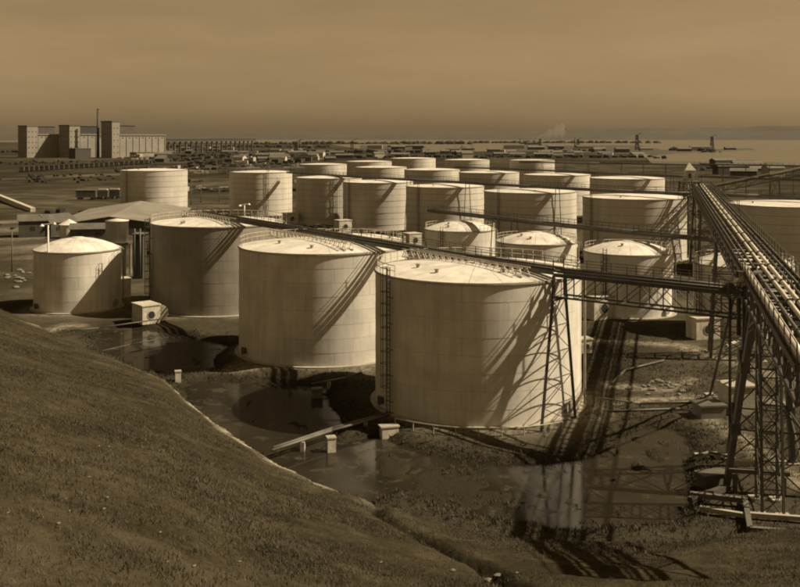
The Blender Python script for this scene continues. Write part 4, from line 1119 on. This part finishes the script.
# cluster of light stones / rubble at bottom centre
for i in range(9):
    x, y = hill_pt(random.gauss(500, 18), random.gauss(577, 6)); o = bpy.data.objects.new('stone', sm[i % 3]); COL.objects.link(o); s_ = random.uniform(.06, .16)
    o.location = (x, y, tz(x, y)+.05); o.scale = (s_*1.3, s_, s_*.8); tag(o, 'pale broken stone at the end of the ditch', 'stone', 'broken stones by the ditch')
for i in range(26):
    x, y = W(random.gauss(660, 14), random.gauss(386, 4)); o = bpy.data.objects.new('rubble', sm[i % 3]); COL.objects.link(o); s_ = random.uniform(.12, .36)
    o.location = (x, y, .1); o.scale = (s_*1.2, s_, s_); tag(o, 'lump of rubble on bare ground right of the nearest tank', 'rubble', 'rubble right of the nearest tank')
for i in range(22):
    x, y = W(random.gauss(22, 12), random.gauss(276, 4)); o = bpy.data.objects.new('rubble', sm[i % 3]); COL.objects.link(o); s_ = random.uniform(.2, .6)
    o.location = (x, y, .1); o.scale = (s_*1.3, s_, s_*.9); tag(o, 'pale rubble heaped left of the domed tank', 'rubble', 'rubble left of the domed tank')

# ------------------------------------------------------------------ grass (countless blades)
def tufts(name, x, y, size, m, blades=4):
    z = terrain(x, y)[0]; n = len(x)
    k = blades; xx = np.repeat(x, k); yy = np.repeat(y, k); zz = np.repeat(z, k); ss = np.repeat(size, k)*RNG.uniform(.5, 1.2, n*k)
    th = RNG.uniform(0, 2*np.pi, n*k); le = RNG.uniform(.2, .9, n*k)*ss; wv = ss*.10
    bx = xx+RNG.normal(0, .12, n*k)*1.0; by = yy+RNG.normal(0, .12, n*k)
    V = np.empty((n*k, 3, 3))
    px_, py_ = -np.sin(th), np.cos(th)
    V[:,0] = np.stack([bx-px_*wv, by-py_*wv, zz-.02], 1); V[:,1] = np.stack([bx+px_*wv, by+py_*wv, zz-.02], 1)
    V[:,2] = np.stack([bx+np.cos(th)*le, by+np.sin(th)*le, zz+ss*.8], 1)
    me = bpy.data.meshes.new(name); T = n*k
    me.vertices.add(T*3); me.vertices.foreach_set('co', V.ravel()); me.loops.add(T*3); me.loops.foreach_set('vertex_index', np.arange(T*3, dtype=np.int32))
    me.polygons.add(T); me.polygons.foreach_set('loop_start', np.arange(0, T*3, 3, dtype=np.int32)); me.update(calc_edges=True)
    me.materials.append(m); o = bpy.data.objects.new(name, me); COL.objects.link(o); return o
NB = 230000
yy = RNG.uniform(0, 1, NB)**.8*130+20; xx = RNG.uniform(-.46, .46, NB)*yy
a = np.arctan2(xx, yy); r = np.hypot(xx, yy); worn_ = np.interp(a, [-.30, -.24, -.21, -.10, -.06, .02], [0, .35, 1, 1, .3, 0]); keep = (r < rfoot(a)-.6-4.2*worn_*RNG.uniform(.6, 1.3, NB))
dn = fbm(xx*.12, yy*.12, 4, 200)+.8*fbm(xx*.5, yy*.5, 3, 205); keep &= (dn+RNG.uniform(-.5, .5, NB) > -.15)
xx, yy = xx[keep], yy[keep]
g = tufts('hill_grass', xx, yy, (.09+.09*RNG.random(len(xx)))+.10*np.clip(fbm(xx*.3, yy*.3, 3, 210), -.3, 1), M_grass_blade, 4)
tag(g, 'short dry brown grass covering the near hillside', 'grass', kind='stuff')
NB = 60000
yy = RNG.uniform(62, 135, NB); xx = RNG.uniform(-.42, .46, NB)*yy; Zt, q_, e_, pj, _ = terrain(xx, yy)
keep = (e_ < .3) & (Zt > WZ-.02) & ((np.abs(pj-.6) < 1.1) | (fbm(xx*.2, yy*.2, 4, 300)+RNG.uniform(-.5, .5, NB) > .15))
for tx, ty, tr in T_MAIN: keep &= np.hypot(xx-tx, yy-ty) > tr+1.1
xx, yy = xx[keep], yy[keep]
g = tufts('marsh_weeds', xx, yy, .18+.25*RNG.random(len(xx)), M_weed, 4)
tag(g, 'dark weeds and reeds fringing the ponds and bare ground', 'weeds', kind='stuff')

# ------------------------------------------------------------------ smoke and haze
def volume_mat(name, color, dens, noise=None):
    m = bpy.data.materials.new(name); m.use_nodes = True; N = m.node_tree; N.nodes.clear()
    o = N.nodes.new('ShaderNodeOutputMaterial'); v = N.nodes.new('ShaderNodeVolumePrincipled')
    v.inputs['Color'].default_value = color; v.inputs['Density'].default_value = dens; v.inputs['Anisotropy'].default_value = 0.2
    N.links.new(v.outputs[0], o.inputs['Volume']); return m
def smoke(px0, py0, px1, py1, d, r0, r1, seed):
    rnd = random.Random(seed); n = 16; k = 12; V = []; Fs = []
    for i in range(n+1):
        t = i/n; px_ = px0+(px1-px0)*t**1.2; py_ = py0+(py1-py0)*t**.8; c = Vector((*WD(px_, d), ZY(py_, d))); r = (r0+(r1-r0)*t)*(1 if 0 < i < n else .2)*rnd.uniform(.75, 1.3)
        for j in range(k):
            a_ = j*2*math.pi/k; q_ = r*rnd.uniform(.8, 1.2); V.append((c.x, c.y+math.cos(a_)*q_, c.z+math.sin(a_)*q_))
    for i in range(n):
        for j in range(k): Fs.append((i*k+j, i*k+(j+1)%k, (i+1)*k+(j+1)%k, (i+1)*k+j))
    Fs += [tuple(range(k)), tuple(range(n*k+k-1, n*k-1, -1))]
    return MB().add(V, Fs)
tag(smoke(536, 141, 566, 129, 1800, 4, 12, 3).build('smoke', volume_mat('smoke_plume', (.95,.92,.88,1), .007)), 'thin pale smoke drifting right from the inner quay', 'smoke', kind='stuff')
hz = MB().box((0, 4950, 34), (26000, 10800, 72)).build('haze', volume_mat('haze_air', (.45,.42,.36,1), .000022))
tag(hz, 'thin brown haze lying over the harbour plain', 'haze', kind='stuff')

number_off('material stacks in the rail yard', 'stack'); number_off('low distant sheds before the harbour', 'shed')
for g_ in ('wharf sheds by the harbour', 'bents under the pipe rack', 'bents under the third catwalk', 'bents under the second catwalk', 'bents under the far catwalk', 'broken stones by the ditch'):
    number_off(g_, '')
